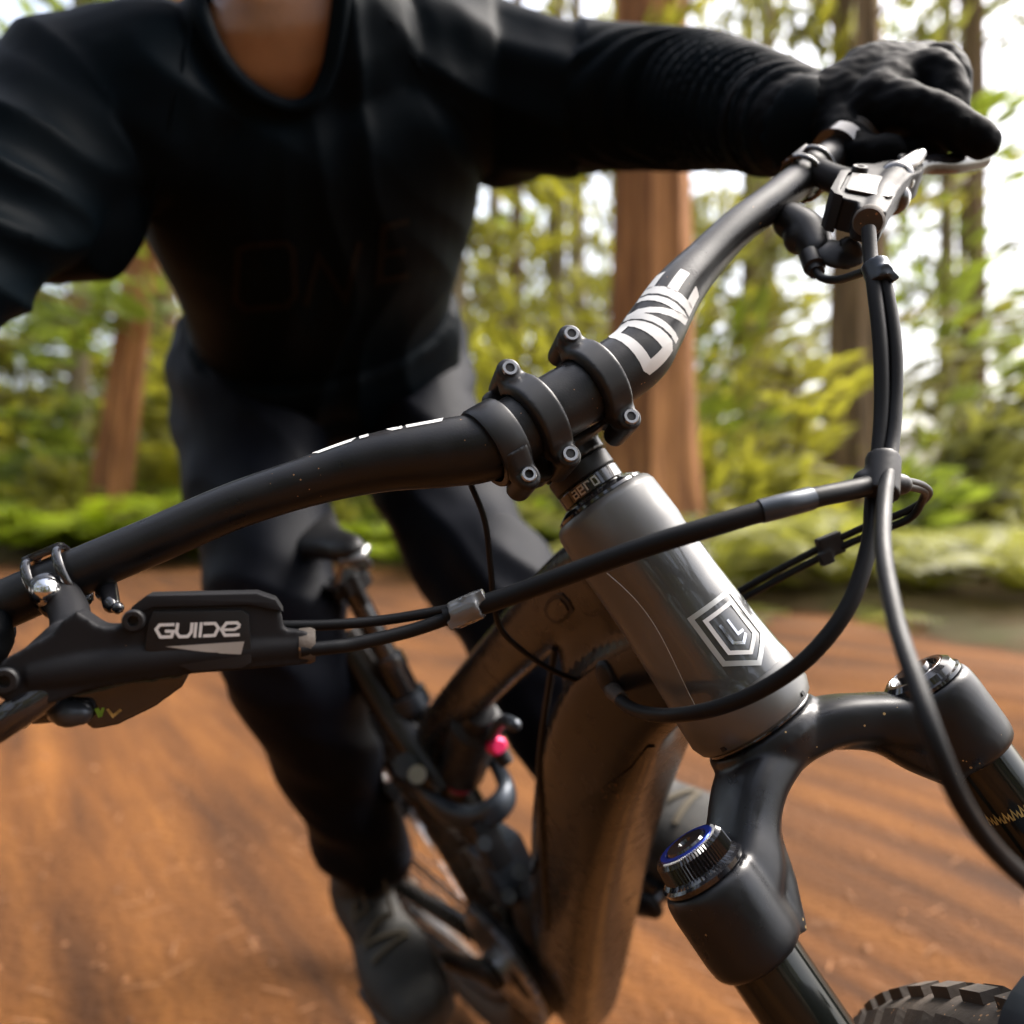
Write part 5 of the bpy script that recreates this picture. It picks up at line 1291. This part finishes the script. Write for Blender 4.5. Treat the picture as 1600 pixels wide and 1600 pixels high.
for (u, v) in front:
    d_ = nrm(P(u, v, 1) - LENS); h_ = JB.ray_cast(Vector(LENS), Vector(d_))
    if h_[0] is not None: loop.append(np.array(h_[0]))
nback = nrm(NB - HC)
a_, b_ = loop[-1], loop[0]
for t_ in np.linspace(0, math.pi, 9)[1:-1]:
    m_ = (a_ + b_) / 2; loop.append(m_ + (a_ - b_) / 2 * math.cos(t_) + np.array([0, 0.13, 0.0]) * math.sin(t_))
loop = np.array(loop)
jer = obj('jersey', (JV, JF2), M_JERSEY, person, sharp=180)
lp = np.vstack([loop, loop[:1]])
obj('collar', sweep(lp, [(0.0085, 0.0060)] * len(lp), n=14, seg=5, up=np.array([0, -0.8, 0.6])), M_JERSEY, jer)
# raglan seams
JB2 = bvh_of((JV, JF2))
def on_jersey(u, v, off=0.001):
    d = nrm(P(u, v, 1) - LENS); h_ = JB2.ray_cast(Vector(LENS), Vector(d))
    return np.array(h_[0]) - d * off if h_[0] is not None else None
for pts in (((300, 40), (285, 110), (268, 190), (245, 280), (225, 360)), ((610, 30), (660, 110), (715, 170), (745, 215))):
    ps = [on_jersey(u, v, 0.0004) for u, v in pts]; ps = [p for p in ps if p is not None]
    if len(ps) > 2: obj('seam', sweep(ps, 0.0012, n=6, seg=6), M_JERSEY, jer)
# faint chest print
def jmap(x, y):
    p = on_jersey(x, y, 0.0016); return p if p is not None else P(x, y, .85)
pr = [([(372, 392), (368, 470), (385, 484), (448, 478), (462, 462), (458, 392), (448, 380), (388, 384)], 11, True), ([(478, 478), (498, 400), (540, 470), (562, 378)], 11), ([(640, 345), (600, 355), (592, 440), (640, 430)], 11), ([(596, 398), (634, 392)], 10)]
obj('chest_print', decal([(p, w_, c[0] if c else False) for p, w_, *c in pr], jmap, 6), M_PRINT, jer, fix=False)

# trousers
pparts = [leg_r(0.006), leg_l(0.006), ball(HIPM - tdir * 0.02, .1, 24, 16, [SHX * .185, tdir * .13, tfr * .128]), sweep([HIPM + tdir * 0.09, HIPM - tdir * 0.02], [(0.100, 0.155), (0.115, 0.175)], n=36, seg=4, up=SHX)]
PV, PF = remesh(join(*pparts), 0.0060, 8)
me_, c__ = make_mesh('tmpn', (PV, PF), M_PANTS); nn_ = np.empty(len(me_.vertices) * 3); me_.vertices.foreach_get('normal', nn_); nn_ = nn_.reshape(-1, 3); bpy.data.meshes.remove(me_)
for i, p in enumerate(PV):
    dk = min(np.linalg.norm(p - RKN), np.linalg.norm(p - LKN)); da = min(np.linalg.norm(p - RAN), np.linalg.norm(p - LAN)); dh = min(np.linalg.norm(p - RH), np.linalg.norm(p - LH))
    am = 0.0035 + 0.004 * math.exp(-(dk / .12) ** 2) + 0.005 * math.exp(-(da / .10) ** 2) + 0.006 * math.exp(-(dh / .14) ** 2)
    f_ = nz(p[0] * 7 + p[2] * 4, p[1] * 6, p[2] * 13 + p[0] * 6); f2 = nz(p[0] * 17, p[1] * 14, p[2] * 22 + 4)
    PV[i] = p + nn_[i] * am * 1.7 * (0.7 - abs(f_) * 2.4 + f2 * 0.5)
trs = obj('trousers', (PV, PF), M_PANTS, person, sharp=180)

# gloves
hand_l = {
    'palm': ([P(1262, 190, .640), P(1305, 178, .628), P(1352, 158, .618), P(1398, 138, .618)], [(.026, .030), (.030, .036), (.026, .042), (.022, .044)]),
    'back': ([P(1372, 168, .592), P(1408, 128, .612), P(1440, 105, .640)], [.021, .021, .018]),
    'index': ([P(1375, 168, .590), P(1425, 172, .572), P(1480, 193, .562), P(1536, 221, .560)], [.0185, .0165, .0140, .0112]),
    'middle': ([P(1402, 135, .605), P(1455, 112, .594), P(1482, 145, .580), P(1472, 205, .574), P(1430, 236, .578)], [.0180, .0150, .0128, .0120, .0105]),
    'ring': ([P(1425, 120, .625), P(1468, 100, .616), P(1488, 130, .604), P(1478, 180, .602), P(1440, 196, .610)], [.0170, .0142, .0122, .0115, .0100]),
    'little': ([P(1440, 118, .642), P(1472, 106, .636), P(1490, 128, .626), P(1482, 165, .622), P(1450, 178, .628)], [.0155, .0125, .0108, .0102, .0090]),
    'thumb': ([P(1312, 190, .612), P(1322, 222, .590), P(1350, 240, .574), P(1392, 236, .568)], [.0185, .0150, .0128, .0105])}
def to_bar(p): 
    c = np.array([p[0], H - p[2], p[1]]); return RB.T @ (c - TB)
def mirror(p):
    q = to_bar(p); return B(q[0], -q[1], q[2])
for sd_ in ('l', 'r'):
    sh_ = []
    for nm, (pts, rad) in hand_l.items():
        if sd_ == 'r': pts = [mirror(p) for p in pts]
        upv = None
        if nm == 'palm': upv = BD(0, 1, 0) * 0.6 + BD(0, 0, 1) * 0.4
        sh_.append(sweep(pts, rad, n=18, seg=6, up=upv, round_cap=True))
    wr_, el_ = (LWR, LEL) if sd_ == 'l' else (RWR, REL)
    ctr = hand_l['palm'][0][1] if sd_ == 'l' else mirror(hand_l['palm'][0][1])
    sh_.append(sweep([wr_ + nrm(el_ - wr_) * 0.055, wr_, ctr], [.0395, .034, .030], n=22, seg=5, round_cap=True))
    GV, GF = remesh(join(*sh_), 0.0020, 4)
    me_, c__ = make_mesh('tmpn', (GV, GF), M_GLOVE); nn_ = np.empty(len(me_.vertices) * 3); me_.vertices.foreach_get('normal', nn_); nn_ = nn_.reshape(-1, 3); bpy.data.meshes.remove(me_)
    for i, p in enumerate(GV): GV[i] = p + nn_[i] * (0.0011 * nz(*(p * 70)) + 0.0009 * nz(p[0] * 160, p[1] * 60, p[2] * 160))
    gl = obj('glove', (GV, GF), M_GLOVE, person, sharp=180)
    cu = wr_ + nrm(el_ - wr_) * 0.045
    obj('glove_cuff', ring_tube(cu, nrm(el_ - wr_), .0385, .0035, n=36, k=8, rz=.008), M_GLOVE, gl)

# shoes on the pedals
SU = np.array([0, 0, 1.0])
for sg, an in ((1, LAN), (-1, RAN)):
    pc = PED[sg]; up_ = nrm(UPB * 0.75 + SU * 0.25); f_ = nrm(FWD * 1.0 + LEFT * sg * 0.10 + SU * -0.10); f_ = nrm(f_ - up_ * np.dot(f_, up_)); s_ = np.cross(up_, f_)
    b0 = pc + up_ * 0.014
    toe, ballp, mid, heel = b0 + f_ * 0.085, b0 + f_ * 0.02, b0 - f_ * 0.07, b0 - f_ * 0.165
    top = an + (np.array([0, 0, 0]))
    upper = join(sweep([heel + up_ * .035, mid + up_ * .038, ballp + up_ * .034, toe + up_ * .024], [(.034, .030), (.038, .034), (.048, .030), (.036, .022)], n=26, seg=7, up=up_, power=2.3, round_cap=True),
                 sweep([mid + up_ * .05 + f_ * .03, mid * .5 + heel * .5 + up_ * .075, an + (an - mid) * 0.0], [(.036, .036), (.040, .046), (.042, .044)], n=24, seg=6, round_cap=True))
    shoe = obj('shoe', remesh(upper, 0.0036, 6), M_SHOE, person, sharp=180)
    so_ = [(-0.185, -0.022), (-0.19, 0), (-0.185, 0.022), (-0.15, 0.036), (-0.07, 0.037), (0.0, 0.047), (0.05, 0.049), (0.09, 0.040), (0.112, 0.018), (0.115, 0), (0.112, -0.018), (0.09, -0.040), (0.05, -0.049), (0.0, -0.047), (-0.07, -0.037), (-0.15, -0.036)]
    obj('sole', remesh(prism(so_, b0, f_, s_, up_, 0.0, 0.024), 0.003, 4), M_RUB, shoe)
    SB = bvh_of(remesh(upper, 0.006, 6))
    for i in range(5):
        c0 = mid + f_ * (0.012 + i * 0.019); row = []
        for w_ in np.linspace(-0.026, 0.026, 9):
            h_ = SB.ray_cast(Vector(c0 + s_ * w_ + up_ * 0.14 + f_ * (0.006 if i % 2 else -0.006) * w_ / 0.026), Vector(-up_))
            if h_[0] is not None: row.append(np.array(h_[0]) + up_ * 0.0022)
        if len(row) > 4: obj('lace', sweep(row, [(.0036, .0018)] * len(row), n=8, seg=2, up=up_), M_LACE, shoe)

# helmet and eyes (above the picture)
hel = ball(HC + hu * 0.055 - hf * 0.02, .1, 28, 18, [hs * .100, hf * .130, hu * .112])
hv, hfc = hel; keep = np.array([np.dot(v - (HC + hu * 0.045), hu) > -0.035 - 0.25 * min(0.0, np.dot(v - HC, hf)) * 0.6 for v in hv])
helm = obj('helmet', (hv, [f for f in hfc if all(keep[i] for i in f)]), M_BLK, person)
so2 = helm.modifiers.new('shell', 'SOLIDIFY'); so2.thickness = 0.012; so2.offset = -1
obj('visor', prism([(-0.075, 0), (-0.06, 0.06), (0, 0.075), (0.06, 0.06), (0.075, 0)], HC + hu * 0.085 + hf * 0.085, hs, nrm(hf + hu * 0.25), nrm(np.cross(hs, nrm(hf + hu * 0.25))), -0.002, 0.002), M_BLK, helm)
for sg in (-1, 1): obj('eye', ball(HC + hu * .020 + hf * .076 + hs * sg * .032, .0125, 14, 10), M_EYE, person)
